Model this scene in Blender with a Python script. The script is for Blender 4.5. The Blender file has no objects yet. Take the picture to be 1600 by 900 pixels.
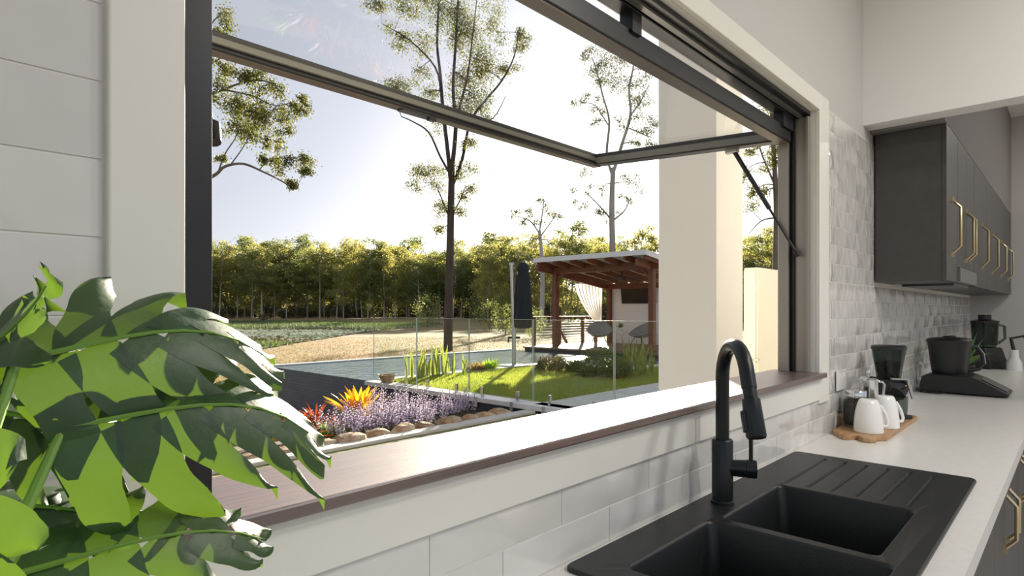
import bpy, bmesh, math, random
import numpy as np
from mathutils import Vector, Matrix, Quaternion

scn = bpy.context.scene
COL = scn.collection
rnd = random.Random(11)
PI = math.pi
R = math.radians

# ------------------------------------------------------------------ camera
F = Vector((.7278, .6858, 0)); RT = Vector((.6858, -.7278, 0))
CAM = Vector((0, -.70, 1.37)); FPX = 940.; HV = 485.
cam_d = bpy.data.cameras.new('camera'); cam = bpy.data.objects.new('camera', cam_d); COL.objects.link(cam)
cam.location = CAM; cam.rotation_euler = (R(90), 0, -math.atan2(F.x, F.y))
cam_d.sensor_width = 36; cam_d.lens = FPX / 1600 * 36; cam_d.shift_y = 35 / 1600
cam_d.clip_start = .02; cam_d.clip_end = 2000
scn.camera = cam

# ------------------------------------------------------------------ sky, sun, exposure
SUN = Vector((.8224, .5852, .262)).normalized()
w = bpy.data.worlds.new('world'); scn.world = w; w.use_nodes = True
nt = w.node_tree; nt.nodes.clear()
sky = nt.nodes.new('ShaderNodeTexSky'); sky.sky_type = 'NISHITA'; sky.sun_disc = False
sky.sun_elevation = math.asin(SUN.z); sky.sun_rotation = math.atan2(SUN.x, SUN.y)
sky.air_density = 1.0; sky.dust_density = 1.6; sky.ozone_density = 1.6; sky.altitude = 50
hz = nt.nodes.new('ShaderNodeHueSaturation'); hz.inputs['Saturation'].default_value = .34
tint = nt.nodes.new('ShaderNodeMix'); tint.data_type = 'RGBA'; tint.blend_type = 'MULTIPLY'; tint.inputs[0].default_value = 1
tint.inputs[7].default_value = (.97, .985, 1.08, 1)
bg = nt.nodes.new('ShaderNodeBackground'); bg.inputs[1].default_value = .046
wo = nt.nodes.new('ShaderNodeOutputWorld')
nt.links.new(sky.outputs[0], hz.inputs['Color']); nt.links.new(hz.outputs[0], tint.inputs[6])
veil = nt.nodes.new('ShaderNodeMix'); veil.data_type = 'RGBA'; veil.blend_type = 'ADD'; veil.inputs[0].default_value = 1
veil.inputs[7].default_value = (6.6, 7.0, 8.1, 1)          # even high haze
nt.links.new(tint.outputs[2], veil.inputs[6]); nt.links.new(veil.outputs[2], bg.inputs[0]); nt.links.new(bg.outputs[0], wo.inputs[0])
sl = bpy.data.lights.new('sun', 'SUN'); sl.energy = 16.0; sl.color = (1, .88, .70); sl.angle = R(.6)
so = bpy.data.objects.new('sun', sl); COL.objects.link(so)
so.rotation_euler = (-SUN).to_track_quat('-Z', 'Y').to_euler(); so.location = (20, 15, 30)
scn.view_settings.view_transform = 'Standard'; scn.view_settings.look = 'None'
scn.view_settings.gamma = 1; scn.view_settings.use_curve_mapping = False
scn.view_settings.exposure = 0.2
FILL_W = 9.5
scn.cycles.max_bounces = 10; scn.cycles.transparent_max_bounces = 24
scn.cycles.sample_clamp_indirect = 6; scn.cycles.caustics_reflective = False; scn.cycles.caustics_refractive = False

# ------------------------------------------------------------------ helpers
def at(u, v, d):
    t = (u - 800) / FPX; p = CAM + (F + RT * t) * d
    return Vector((p.x, p.y, CAM.z + (HV - v) / FPX * d))
def atz(u, v, z): return at(u, v, (CAM.z - z) * FPX / (v - HV))
def at_y(u, v, y):
    t = (u - 800) / FPX; return at(u, v, (y - CAM.y) / (F.y + RT.y * t))

def tag(o, label=None, cat=None, group=None, kind=None):
    if label: o['label'] = label
    if cat: o['category'] = cat
    if group: o['group'] = group
    if kind: o['kind'] = kind
    return o
def thing(name, label, cat, loc=(0, 0, 0), rz=0, group=None):
    o = bpy.data.objects.new(name, None); o.empty_display_size = .1; COL.objects.link(o)
    o.location = loc; o.rotation_euler = (0, 0, rz)
    return tag(o, label, cat, group)
def wl(o):
    p = Vector((0, 0, 0))
    while o: p = p + o.location; o = o.parent
    return p

class MB:
    def __init__(s): s.v = []; s.f = []
    def add(s, vs, fs):
        n = len(s.v); s.v += [tuple(q) for q in vs]; s.f += [tuple(i + n for i in f) for f in fs]; return s
    def box(s, x0, x1, y0, y1, z0, z1):
        return s.add([(x0,y0,z0),(x1,y0,z0),(x1,y1,z0),(x0,y1,z0),(x0,y0,z1),(x1,y0,z1),(x1,y1,z1),(x0,y1,z1)],
                     [(0,3,2,1),(4,5,6,7),(0,1,5,4),(1,2,6,5),(2,3,7,6),(3,0,4,7)])
    def bar(s, a, b, wd, ht, up=(0, 0, 1)):
        a = Vector(a); b = Vector(b); d = (b - a).normalized(); u = Vector(up)
        sd = d.cross(u).normalized() * wd / 2; u2 = sd.cross(d).normalized() * ht / 2
        return s.add([a-sd-u2, a+sd-u2, a+sd+u2, a-sd+u2, b-sd-u2, b+sd-u2, b+sd+u2, b-sd+u2],
                     [(0,1,2,3),(7,6,5,4),(0,4,5,1),(1,5,6,2),(2,6,7,3),(3,7,4,0)])
    def tube(s, pts, rad, n=8, cap=True):
        pts = [Vector(p) for p in pts]
        if not isinstance(rad, (list, tuple)): rad = [rad] * len(pts)
        base = len(s.v); nrm = None; m = len(pts)
        for i, p in enumerate(pts):
            d = (pts[min(i+1, m-1)] - pts[max(i-1, 0)]).normalized()
            if nrm is None:
                nrm = d.orthogonal().normalized()
            else:
                nrm = nrm - d * nrm.dot(d)
                nrm = nrm.normalized() if nrm.length > 1e-6 else d.orthogonal().normalized()
            bn = d.cross(nrm)
            for k in range(n):
                a = 2 * PI * k / n; s.v.append(tuple(p + (nrm * math.cos(a) + bn * math.sin(a)) * rad[i]))
        for i in range(m - 1):
            for k in range(n):
                k2 = (k + 1) % n; a = base + i * n
                s.f.append((a + k, a + k2, a + n + k2, a + n + k))
        if cap:
            s.f.append(tuple(base + k for k in range(n))[::-1]); s.f.append(tuple(base + (m-1)*n + k for k in range(n)))
        return s
    def lathe(s, prof, n=24, c=(0, 0, 0), sx=1, sy=1, fold=None):
        base = len(s.v); m = len(prof)
        for i, (r, z) in enumerate(prof):
            for k in range(n):
                a = 2 * PI * k / n; rr = r * (fold(a, i / (m - 1)) if fold else 1)
                s.v.append((c[0] + rr * math.cos(a) * sx, c[1] + rr * math.sin(a) * sy, c[2] + z))
        for i in range(m - 1):
            for k in range(n):
                k2 = (k + 1) % n; a = base + i * n
                s.f.append((a + k, a + k2, a + n + k2, a + n + k))
        if prof[0][0] > 1e-5: s.f.append(tuple(base + k for k in range(n))[::-1])
        if prof[-1][0] > 1e-5: s.f.append(tuple(base + (m-1)*n + k for k in range(n)))
        return s
    def prism(s, poly, z0, z1):
        n = len(poly)
        return s.add([(x, y, z0) for x, y in poly] + [(x, y, z1) for x, y in poly],
                     [tuple(range(n))[::-1], tuple(range(n, 2*n))] + [(i, (i+1) % n, n + (i+1) % n, n + i) for i in range(n)])
    def prism_x(s, poly, x0, x1):      # poly in (y, z)
        n = len(poly)
        return s.add([(x0, y, z) for y, z in poly] + [(x1, y, z) for y, z in poly],
                     [tuple(range(n))[::-1], tuple(range(n, 2*n))] + [(i, (i+1) % n, n + (i+1) % n, n + i) for i in range(n)])
    def build(s, name, mat, parent=None, smooth=False, bevel=0, local=False, seg=2, fixn=True, ang=40):
        v = s.v
        if parent is not None and not local:
            o = wl(parent)
            if o.length > 0: v = [(a - o.x, b - o.y, c - o.z) for a, b, c in v]
        me = bpy.data.meshes.new(name); me.from_pydata(v, [], s.f)
        if fixn:
            bm = bmesh.new(); bm.from_mesh(me); bmesh.ops.recalc_face_normals(bm, faces=bm.faces); bm.to_mesh(me); bm.free()
        if smooth:
            me.shade_smooth(); me.set_sharp_from_angle(angle=R(ang))
        me.update()
        return link(name, me, mat, parent, bevel, seg)
def link(name, me, mat, parent=None, bevel=0, seg=2):
    if mat and not me.materials: me.materials.append(mat)
    ob = bpy.data.objects.new(name, me); COL.objects.link(ob)
    if parent is not None: ob.parent = parent
    if bevel:
        b = ob.modifiers.new('bevel', 'BEVEL'); b.width = bevel; b.segments = seg; b.limit_method = 'ANGLE'; b.angle_limit = R(35)
    return ob
def copy_tree(o, parent=None):
    c = o.copy(); COL.objects.link(c); c.parent = parent
    for ch in list(o.children): copy_tree(ch, c)
    return c

# ------------------------------------------------------------------ materials
def mat(name, col, rough=.5, metal=0, col2=None, scale=8, bump=0, bscale=None, coat=0, stretch=(1, 1, 1), rand=0, spec=.5,
        transl=0, tcol=None, detail=4, lo=.35, hi=.65, emit=None):
    m = bpy.data.materials.new(name); m.use_nodes = True; n = m.node_tree.nodes; L = m.node_tree.links
    b = n['Principled BSDF']; b.inputs['Roughness'].default_value = rough; b.inputs['Metallic'].default_value = metal
    b.inputs['Coat Weight'].default_value = coat; b.inputs['Specular IOR Level'].default_value = spec
    b.inputs['Base Color'].default_value = (*col, 1)
    tc = n.new('ShaderNodeTexCoord'); mp = n.new('ShaderNodeMapping'); mp.inputs['Scale'].default_value = stretch
    L.new(tc.outputs['Object'], mp.inputs[0])
    src = None
    if col2:
        t = n.new('ShaderNodeTexNoise'); t.inputs['Scale'].default_value = scale; t.inputs['Detail'].default_value = detail
        L.new(mp.outputs[0], t.inputs['Vector'])
        r = n.new('ShaderNodeValToRGB'); r.color_ramp.elements[0].position = lo; r.color_ramp.elements[1].position = hi
        r.color_ramp.elements[0].color = (*col, 1); r.color_ramp.elements[1].color = (*col2, 1)
        L.new(t.outputs['Fac'], r.inputs[0]); src = r.outputs[0]
    if rand:
        oi = n.new('ShaderNodeObjectInfo'); mr = n.new('ShaderNodeMapRange'); mr.inputs[3].default_value = 1 - rand; mr.inputs[4].default_value = 1 + rand
        L.new(oi.outputs['Random'], mr.inputs[0])
        hs = n.new('ShaderNodeHueSaturation'); L.new(mr.outputs[0], hs.inputs['Value'])
        if src: L.new(src, hs.inputs['Color'])
        else: hs.inputs['Color'].default_value = (*col, 1)
        src = hs.outputs[0]
    if src: L.new(src, b.inputs['Base Color'])
    if bump:
        t2 = n.new('ShaderNodeTexNoise'); t2.inputs['Scale'].default_value = bscale or scale; t2.inputs['Detail'].default_value = detail
        L.new(mp.outputs[0], t2.inputs['Vector'])
        bp = n.new('ShaderNodeBump'); bp.inputs['Strength'].default_value = bump; bp.inputs['Distance'].default_value = .02
        L.new(t2.outputs['Fac'], bp.inputs['Height']); L.new(bp.outputs[0], b.inputs['Normal'])
    if transl:
        tr = n.new('ShaderNodeBsdfTranslucent'); tr.inputs[0].default_value = (*(tcol or col), 1)
        mx = n.new('ShaderNodeMixShader'); mx.inputs[0].default_value = transl
        L.new(b.outputs[0], mx.inputs[1]); L.new(tr.outputs[0], mx.inputs[2]); L.new(mx.outputs[0], n['Material Output'].inputs[0])
    if emit:
        b.inputs['Emission Color'].default_value = (*emit[0], 1); b.inputs['Emission Strength'].default_value = emit[1]
    return m
def glass_mat(name, tintc=(.93, .97, .95), refl=1.0, ior=1.5):
    m = bpy.data.materials.new(name); m.use_nodes = True; n = m.node_tree.nodes; L = m.node_tree.links; n.remove(n['Principled BSDF'])
    tr = n.new('ShaderNodeBsdfTransparent'); tr.inputs[0].default_value = (*tintc, 1)
    gl = n.new('ShaderNodeBsdfGlossy'); gl.inputs['Roughness'].default_value = .01
    ge = n.new('ShaderNodeNewGeometry'); dp = n.new('ShaderNodeVectorMath'); dp.operation = 'DOT_PRODUCT'
    L.new(ge.outputs['Incoming'], dp.inputs[0]); L.new(ge.outputs['Normal'], dp.inputs[1])
    ab = n.new('ShaderNodeMath'); ab.operation = 'ABSOLUTE'; L.new(dp.outputs['Value'], ab.inputs[0])
    om = n.new('ShaderNodeMath'); om.operation = 'SUBTRACT'; om.inputs[0].default_value = 1; L.new(ab.outputs[0], om.inputs[1])
    pw_ = n.new('ShaderNodeMath'); pw_.operation = 'POWER'; pw_.inputs[1].default_value = 5; L.new(om.outputs[0], pw_.inputs[0])
    fr = n.new('ShaderNodeMath'); fr.operation = 'MULTIPLY_ADD'; fr.inputs[1].default_value = .96; fr.inputs[2].default_value = .04; L.new(pw_.outputs[0], fr.inputs[0])
    mu = n.new('ShaderNodeMath'); mu.operation = 'MULTIPLY'; mu.inputs[1].default_value = refl
    mx = n.new('ShaderNodeMixShader'); L.new(fr.outputs[0], mu.inputs[0]); L.new(mu.outputs[0], mx.inputs[0])
    L.new(tr.outputs[0], mx.inputs[1]); L.new(gl.outputs[0], mx.inputs[2]); L.new(mx.outputs[0], n['Material Output'].inputs[0])
    return m
def wood_mat(name, c1, c2, rough=.4, coat=0, stretch=(2, 30, 30), scale=4, bump=.15, crough=.1):
    m = mat(name, c1, rough, 0, c2, scale, bump, scale * 2, coat, stretch, detail=8, lo=.3, hi=.7)
    m.node_tree.nodes['Principled BSDF'].inputs['Coat Roughness'].default_value = crough
    if coat > .9: m.node_tree.nodes['Principled BSDF'].inputs['Coat IOR'].default_value = 2.2
    return m
def brick_mat(name, c1, c2, mortar, bw, bh, rough, swz=None, msize=.004):
    m = bpy.data.materials.new(name); m.use_nodes = True; n = m.node_tree.nodes; L = m.node_tree.links; b = n['Principled BSDF']
    b.inputs['Roughness'].default_value = rough
    tc = n.new('ShaderNodeTexCoord'); sp = n.new('ShaderNodeSeparateXYZ'); cb = n.new('ShaderNodeCombineXYZ'); ad = n.new('ShaderNodeMath')
    L.new(tc.outputs['Object'], sp.inputs[0]); L.new(sp.outputs[0], ad.inputs[0]); L.new(sp.outputs[1], ad.inputs[1])
    L.new(ad.outputs[0], cb.inputs[0]); L.new(sp.outputs[2], cb.inputs[1])
    t = n.new('ShaderNodeTexBrick'); t.inputs['Scale'].default_value = 1; t.inputs['Brick Width'].default_value = bw; t.inputs['Row Height'].default_value = bh
    t.inputs['Mortar Size'].default_value = msize; t.inputs['Color1'].default_value = (*c1, 1); t.inputs['Color2'].default_value = (*c2, 1); t.inputs['Mortar'].default_value = (*mortar, 1)
    L.new(cb.outputs[0], t.inputs['Vector']); L.new(t.outputs['Color'], b.inputs['Base Color'])
    bp = n.new('ShaderNodeBump'); bp.invert = True; bp.inputs['Strength'].default_value = .4; bp.inputs['Distance'].default_value = .004
    L.new(t.outputs['Fac'], bp.inputs['Height']); L.new(bp.outputs[0], b.inputs['Normal'])
    return m

M = {}
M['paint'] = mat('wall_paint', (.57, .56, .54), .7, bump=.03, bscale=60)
M['paint_shade'] = mat('bulkhead_shade_paint', (.20, .19, .185), .7)  # shade above the wall cabinets put into the bulkhead's base colour
M['ceil'] = mat('ceiling_paint', (.85, .85, .83), .8)
M['trimw'] = mat('trim_white', (.82, .81, .74), .35)
M['tile'] = mat('glazed_tile', (.68, .67, .63), .10, 0, (.72, .71, .68), 6, .42, 11, coat=.4, rand=.05, stretch=(.31, 1, .8), detail=1)
M['grout'] = mat('grout', (.80, .79, .76), .9)
M['black'] = mat('black_aluminium', (.012, .013, .016), .35)
M['bronze'] = mat('bronze_aluminium', (.36, .33, .28), .36, .5)
M['bronzed'] = mat('dark_bronze', (.07, .052, .04), .35, .4)
M['alu'] = mat('grey_bead', (.17, .17, .15), .4, .3)
M['gasket'] = mat('rubber', (.01, .01, .01), .6)
M['chrome'] = mat('chrome', (.75, .75, .76), .12, 1)
M['silver'] = mat('silver_paint', (.48, .49, .48), .35, .7)
M['glass'] = glass_mat('window_glass', (.985, .992, .988), .45)
M['fglass'] = glass_mat('fence_glass', (.95, .98, .965), .7)
M['sill'] = wood_mat('stained_timber', (.055, .022, .014), (.12, .05, .032), .40, 1.0, (1.2, 22, 22), 3, .25, .38)
M['counter'] = mat('stone_top', (.72, .71, .68), .28, 0, (.76, .75, .72), 40, 0)
M['sink'] = mat('black_composite', (.008, .010, .011), .40, 0, (.014, .016, .016), 300, .05, 300)
M['tapblack'] = mat('matt_black_metal', (.014, .018, .020), .33, .3)
M['cab'] = mat('charcoal_laminate', (.050, .048, .045), .42, 0, (.060, .057, .053), 20)
M['gedge'] = mat('glass_edge', (.34, .42, .38), .15)
M['gold'] = mat('champagne_metal', (.80, .66, .40), .28, 1)
M['hood'] = mat('steel_hood', (.25, .25, .26), .3, .8)
M['hoodd'] = mat('dark_hood', (.06, .06, .06), .3, .2)
M['floor'] = mat('floor_tile', (.45, .43, .40), .4)
M['leaf'] = mat('monstera_leaf', (.010, .042, .012), .48, 0, (.016, .060, .015), 14, .15, 30, coat=.35, transl=.12, tcol=(.34, .62, .03), spec=.6)
M['leaf'].node_tree.nodes['Principled BSDF'].inputs['Coat Roughness'].default_value = .42
M['stem'] = mat('monstera_stem', (.18, .34, .06), .5, transl=.2, tcol=(.4, .6, .1))
M['pot'] = mat('pot_clay', (.62, .60, .56), .6)
M['soil'] = mat('soil', (.06, .04, .028), .95, 0, (.11, .08, .055), 12, .6, 20)
M['white'] = mat('white_ceramic', (.86, .86, .84), .15, coat=.5)
M['board'] = wood_mat('acacia_board', (.36, .20, .09), (.52, .32, .16), .5, 0, (3, 25, 25), 3, .1)
M['beans'] = mat('coffee_beans', (.015, .008, .005), .5, 0, (.05, .025, .014), 160, 1.0, 160)
M['jar'] = glass_mat('jar_glass', (.90, .92, .90), .8)
M['smoke'] = glass_mat('smoked_plastic', (.42, .48, .45), .9)
M['plastic'] = mat('black_plastic', (.016, .016, .017), .38)
M['plasticg'] = mat('gloss_black', (.01, .01, .012), .12)
M['rust'] = mat('rusty_succulent', (.20, .09, .05), .6, 0, (.26, .20, .07), 9, transl=.35, tcol=(.45, .28, .10))
M['succ'] = mat('plant_green', (.06, .13, .035), .5, 0, (.12, .22, .06), 20, transl=.25, tcol=(.25, .45, .08))
# outside
M['render'] = mat('cream_render', (.73, .715, .665), .8, bump=.06, bscale=40)
M['cream'] = mat('cream_steel', (.74, .70, .58), .4)
M['conc'] = mat('concrete', (.52, .50, .46), .8, 0, (.62, .60, .56), 3, .1, 30)
M['coping'] = mat('pale_coping', (.55, .55, .54), .35, 0, (.66, .66, .64), 5)
M['mosaic'] = brick_mat('slate_mosaic', (.060, .086, .125), (.085, .112, .155), (.030, .040, .058), .30, .07, .45)
M['navy'] = mat('dark_render', (.022, .028, .040), .6, 0, (.03, .038, .052), 8)
M['water'] = mat('pool_water', (.10, .17, .18), .10, bump=.9, bscale=5.0, spec=.7)
M['lawn'] = mat('lawn_soil', (.10, .16, .02), .95, 0, (.17, .22, .035), 3)
M['grass'] = mat('green_grass', (.24, .32, .06), .6, 0, (.36, .40, .09), 1.3, transl=.45, tcol=(.52, .58, .10))
M['dry'] = mat('dry_grass', (.24, .155, .060), .95, 0, (.165, .145, .050), .13, .5, 2, detail=8)
M['drygrass'] = mat('dry_blades', (.28, .18, .07), .8, 0, (.20, .18, .06), .2, transl=.35, tcol=(.42, .29, .09))
M['pond'] = mat('pond_water', (.05, .06, .05), .08, bump=.2, bscale=1)
M['lily'] = mat('lily_pads', (.13, .21, .07), .5, 0, (.42, .42, .36), .10, detail=6, transl=.1)
M['reeds'] = mat('pond_reeds', (.07, .11, .04), .6, 0, (.12, .17, .07), .15, transl=.25, tcol=(.20, .27, .08))
M['bark'] = mat('bark_grey', (.13, .105, .085), .9, 0, (.22, .19, .16), 3, .6, 8, stretch=(1, 1, .25))
M['barkd'] = mat('bark_dark', (.055, .042, .036), .9, 0, (.10, .08, .07), 3, .6, 8, stretch=(1, 1, .25))
M['barkw'] = mat('bark_pale', (.40, .37, .34), .8, 0, (.56, .53, .50), .8, stretch=(1, 1, .2), rand=.3)
def leafmat(n, c, c2, t, tc, sc=.5, rand=.25): return mat(n, c, .55, 0, c2, sc, transl=t, tcol=tc, rand=rand)
M['euc'] = leafmat('gum_leaves', (.045, .065, .018), (.09, .105, .03), .38, (.24, .25, .05), .8, .1)
M['eucs'] = leafmat('gum_leaves_thin', (.075, .085, .045), (.11, .12, .06), .35, (.24, .25, .09), .8, .1)
M['forest'] = leafmat('forest_leaves', (.085, .12, .048), (.17, .195, .075), .42, (.32, .36, .09), .12)
M['forest2'] = leafmat('forest_leaves_yellow', (.13, .155, .055), (.23, .24, .085), .5, (.58, .55, .15), .12)
M['shrub'] = leafmat('shrub_leaves', (.035, .075, .02), (.08, .13, .03), .35, (.20, .33, .05), 4)
M['under'] = leafmat('understory', (.055, .060, .032), (.11, .095, .05), .25, (.18, .16, .07), .1)
M['hill'] = mat('forested_slope', (.045, .048, .034), .95, 0, (.10, .098, .056), .25, 1, .4, detail=8)
M['timber'] = wood_mat('red_timber', (.13, .042, .020), (.21, .075, .035), .5, 0, (1, 12, 12), 3, .1)
M['deck'] = wood_mat('deck_timber', (.16, .085, .05), (.24, .14, .085), .5, 0, (1, 12, 12), 3, .1)
M['roofw'] = mat('white_roof_sheet', (.78, .78, .78), .45)
M['wallw'] = mat('white_render', (.90, .89, .90), .8)
M['canopy'] = mat('charcoal_canvas', (.018, .022, .026), .9)
M['rattan'] = mat('grey_rattan', (.26, .27, .27), .7, 0, (.36, .37, .37), 40, .5, 60)
M['curtain'] = mat('sheer_curtain', (.82, .78, .72), .9, transl=.45, tcol=(.9, .85, .76))
M['screen'] = mat('tv_screen', (.010, .012, .015), .12)
M['snake'] = mat('snake_leaf', (.07, .15, .04), .5, 0, (.36, .36, .08), 9, transl=.35, tcol=(.40, .45, .08))
M['brom_r'] = mat('red_bromeliad', (.32, .02, .02), .4, 0, (.42, .16, .02), 6, transl=.4, tcol=(.8, .12, .03), rand=.3)
M['brom_d'] = mat('maroon_bromeliad', (.13, .02, .018), .4, 0, (.28, .05, .02), 6, transl=.4, tcol=(.55, .10, .03), rand=.3)
M['brom_y'] = mat('yellow_bromeliad', (.62, .26, .012), .4, 0, (.70, .36, .03), 6, transl=.5, tcol=(1.0, .52, .02), rand=.15)
M['lav'] = mat('lilac_petals', (.52, .43, .62), .6, 0, (.66, .56, .72), 10, transl=.5, tcol=(.95, .80, 1.0))
M['lavst'] = mat('flower_stems', (.10, .12, .06), .7, 0, (.20, .14, .12), 8, transl=.3, tcol=(.3, .35, .1))
M['lime'] = mat('lime_foliage', (.16, .30, .02), .6, transl=.45, tcol=(.5, .75, .05))
M['stone'] = mat('sandstone', (.30, .17, .075), .85, 0, (.48, .38, .27), 7, .6, 9, rand=.25)
M['moss'] = mat('mossy_gap', (.12, .14, .03), .95, 0, (.25, .22, .12), 6, .5, 20)

# ================================================================== THE KITCHEN SHELL
XL, XR, ZT, ZS = .2255, 2.357, 2.100, 1.1435      # opening in the trim, sill top
wall = MB()
wall.box(-1.6, XL - .02, 0, .14, 0, 3.0); wall.box(XR + .02, 6.75, 0, .14, 0, 3.0)
wall.box(XL - .02, XR + .02, 0, .14, 0, ZS - .05); wall.box(XL - .02, XR + .02, 0, .14, ZT + .012, 3.0)
wall_o = tag(wall.build('wall_window', M['paint']), 'grey painted kitchen wall around the servery window', kind='structure')
grout = MB()
grout.box(-1.6, .16, -.004, 0, .9, 3.0); grout.box(.16, 2.47, -.004, 0, .9, 1.05); grout.box(2.46, 6.6, -.004, 0, .9, 2.135)
grout.build('grout_bed', M['grout'], wall_o)
def tile_mesh(seed):
    r = random.Random(seed); nx, nz = 6, 3; vs = []; fs = []
    ph = r.uniform(0, 6); am = r.uniform(.0006, .0022); fx = r.uniform(4, 10); tl = r.uniform(-2, 2)
    for j in range(nz + 1):
        for i in range(nx + 1):
            a = i / nx; b = j / nz
            edge = i in (0, nx) or j in (0, nz)
            d = .0052 + (0 if edge else am * math.sin(ph + fx * a + tl * b) + r.uniform(-.0008, .0008)) - (.0018 if edge else 0)
            vs.append((a, -d, b * .0698))
    for j in range(nz):
        for i in range(nx):
            q = j * (nx + 1) + i; fs.append((q, q + 1, q + nx + 2, q + nx + 1))
    n = len(vs); ring = [i for i in range(nx + 1)] + [(j) * (nx + 1) + nx for j in range(1, nz + 1)] + [nz * (nx + 1) + i for i in range(nx - 1, -1, -1)] + [j * (nx + 1) for j in range(nz - 1, 0, -1)]
    for q in ring: vs.append((vs[q][0], 0, vs[q][2]))
    for k in range(len(ring)):
        k2 = (k + 1) % len(ring); fs.append((ring[k], ring[k2], n + k2, n + k))
    me = bpy.data.meshes.new('tile'); me.from_pydata(vs, [], fs)
    bm = bmesh.new(); bm.from_mesh(me); bmesh.ops.recalc_face_normals(bm, faces=bm.faces); bm.to_mesh(me); bm.free()
    me.shade_smooth(); me.set_sharp_from_angle(angle=R(50)); me.materials.append(M['tile']); return me
TM = [tile_mesh(i) for i in range(9)]
def lay(x0, x1, z, off, P=.31, h=1.0):
    n0 = math.floor((x0 - off) / P); x = off + n0 * P
    while x < x1:
        a = max(x + .0015, x0); b = min(x + P - .0015, x1)
        if b - a > .012:
            o = link('tile', rnd.choice(TM), None, wall_o); o.location = (a, -.002, z); o.scale = (b - a, 1, h)
            if rnd.random() < .5: o.location.x = b; o.scale.x = -(b - a)
        x += P
for k in range(17):
    z = .9013 + k * .0725; off = 1.025 if k % 2 == 0 else .87
    if k < 2: lay(-.1, 2.60, z, off)
    if k < 8: lay(2.60 if k < 2 else 2.475, 6.6, z, off)
    elif k < 17: lay(2.475, 3.20, z, off)
for k in range(-3, 15): lay(-.25, .1545, 1.4404 + k * .0760 + .0015, -.155, h=1.05)

fl = tag(MB().box(-4, 12, -6, .14, -.04, 0).build('floor', M['floor']), kind='structure')
tag(MB().box(-1.6, 6.75, -2.6, .14, 3.0, 3.1).build('ceiling', M['ceil']), kind='structure')
tag(MB().box(6.6, 6.75, -2.6, 0, 0, 3.0).build('wall_end', M['paint']), 'pale end wall beyond the kitchen bench', kind='structure')
tag(MB().box(3.03, 3.14, -2.6, 0, 2.195, 3.0).build('wall_lintel', M['ceil']), 'white dropped lintel crossing above the bench', kind='structure')
tag(MB().box(3.14, 6.6, -.2825, 0, 2.184, 3.0).build('wall_bulkhead', M['paint_shade']), 'bulkhead filling above the wall cabinets, its shade painted in as grey', kind='structure')

# window trim
tag(MB().box(.1565, XL, -.015, 0, 1.03, ZT + .06).build('trim_1', M['trimw'], bevel=.002), 'white window architrave beside black jamb at left', kind='structure')
tag(MB().box(XR, 2.47, -.015, 0, 1.03, ZT + .06).build('trim_2', M['trimw'], bevel=.002), 'white window architrave at right', kind='structure')
tag(MB().box(XL, XR, -.015, 0, ZT, ZT + .06).build('trim_3', M['trimw'], bevel=.002), 'white architrave over the window', kind='structure')
tag(MB().box(XL, XR, -.015, 0, 1.0435, ZS - .018).build('trim_4', M['trimw'], bevel=.002), 'white apron board under the timber sill', kind='structure')
tag(MB().box(XL - .02, XL, 0, .018, ZS, ZT).box(XR, XR + .02, 0, .018, ZS, ZT).box(XL - .02, XR + .02, 0, .018, ZT, ZT + .012).build('trim_5', M['trimw']), 'white reveal lining inside the window', kind='structure')

# aluminium window
wf = MB(); wf.box(XL - .02, .2650, .018, .115, ZS, ZT)
wf.box(XL - .02, XR + .02, .018, .062, ZT - .012, ZT + .012); wf.box(XL - .02, XR + .02, .062, .10, ZT - .022, ZT + .012)
win = tag(wf.build('window_1', M['black'], bevel=.002), 'black aluminium frame of gas strut servery window', kind='structure')
jb = MB(); jb.box(2.338, XR + .02, .018, .028, ZS, ZT - .02); jb.box(2.345, XR + .02, .028, .066, ZS, ZT - .02); jb.box(2.330, XR + .02, .085, .12, ZS, ZT - .02)
jb.build('jamb', M['bronze'], win, bevel=.0015)
MB().box(2.335, XR + .02, .066, .072, ZS, ZT - .02).box(2.350, XR + .02, .072, .085, ZS, ZT - .02).build('jamb_seal', M['gasket'], win)
MB().box(XL, XR, .040, .056, ZT - .020, ZT - .010).build('head_bead', M['alu'], win)
# sash: hinged at the head, swung out nearly level
SX0, SX1 = .285, 2.318; SY0, SY1 = .072, .958; ZA, ZB = 1.988, 2.040   # undersides at hinge and at outer edge
def szz(y): return ZA + (ZB - ZA) * (y - SY0) / (SY1 - SY0)
def rail_x(mb, y0, y1, x0, x1, lo, hi):
    mb.add([(x0, y0, szz(y0) + lo), (x1, y0, szz(y0) + lo), (x1, y1, szz(y1) + lo), (x0, y1, szz(y1) + lo),
            (x0, y0, szz(y0) + hi), (x1, y0, szz(y0) + hi), (x1, y1, szz(y1) + hi), (x0, y1, szz(y1) + hi)],
           [(0,3,2,1),(4,5,6,7),(0,1,5,4),(1,2,6,5),(2,3,7,6),(3,0,4,7)])
sm = MB(); rail_x(sm, SY0, SY0 + .045, SX0, SX1, 0, .050); rail_x(sm, SY1 - .050, SY1, SX0, SX1, 0, .050)
rail_x(sm, SY0 + .045, SY1 - .050, SX0, SX0 + .048, 0, .050); rail_x(sm, SY0 + .045, SY1 - .050, SX1 - .048, SX1, 0, .050)
sash = sm.build('sash', M['black'], win, bevel=.003)
bd = MB(); rail_x(bd, SY1 - .062, SY1 - .049, SX0 + .048, SX1 - .048, .014, .030); rail_x(bd, SY0 + .044, SY0 + .058, SX0 + .048, SX1 - .048, .006, .030)
rail_x(bd, SY0 + .05, SY1 - .055, SX1 - .060, SX1 - .047, .006, .030); rail_x(bd, SY0 + .05, SY1 - .055, SX0 + .047, SX0 + .060, .006, .030)
bd.build('glazing_bead', M['alu'], sash)
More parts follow.
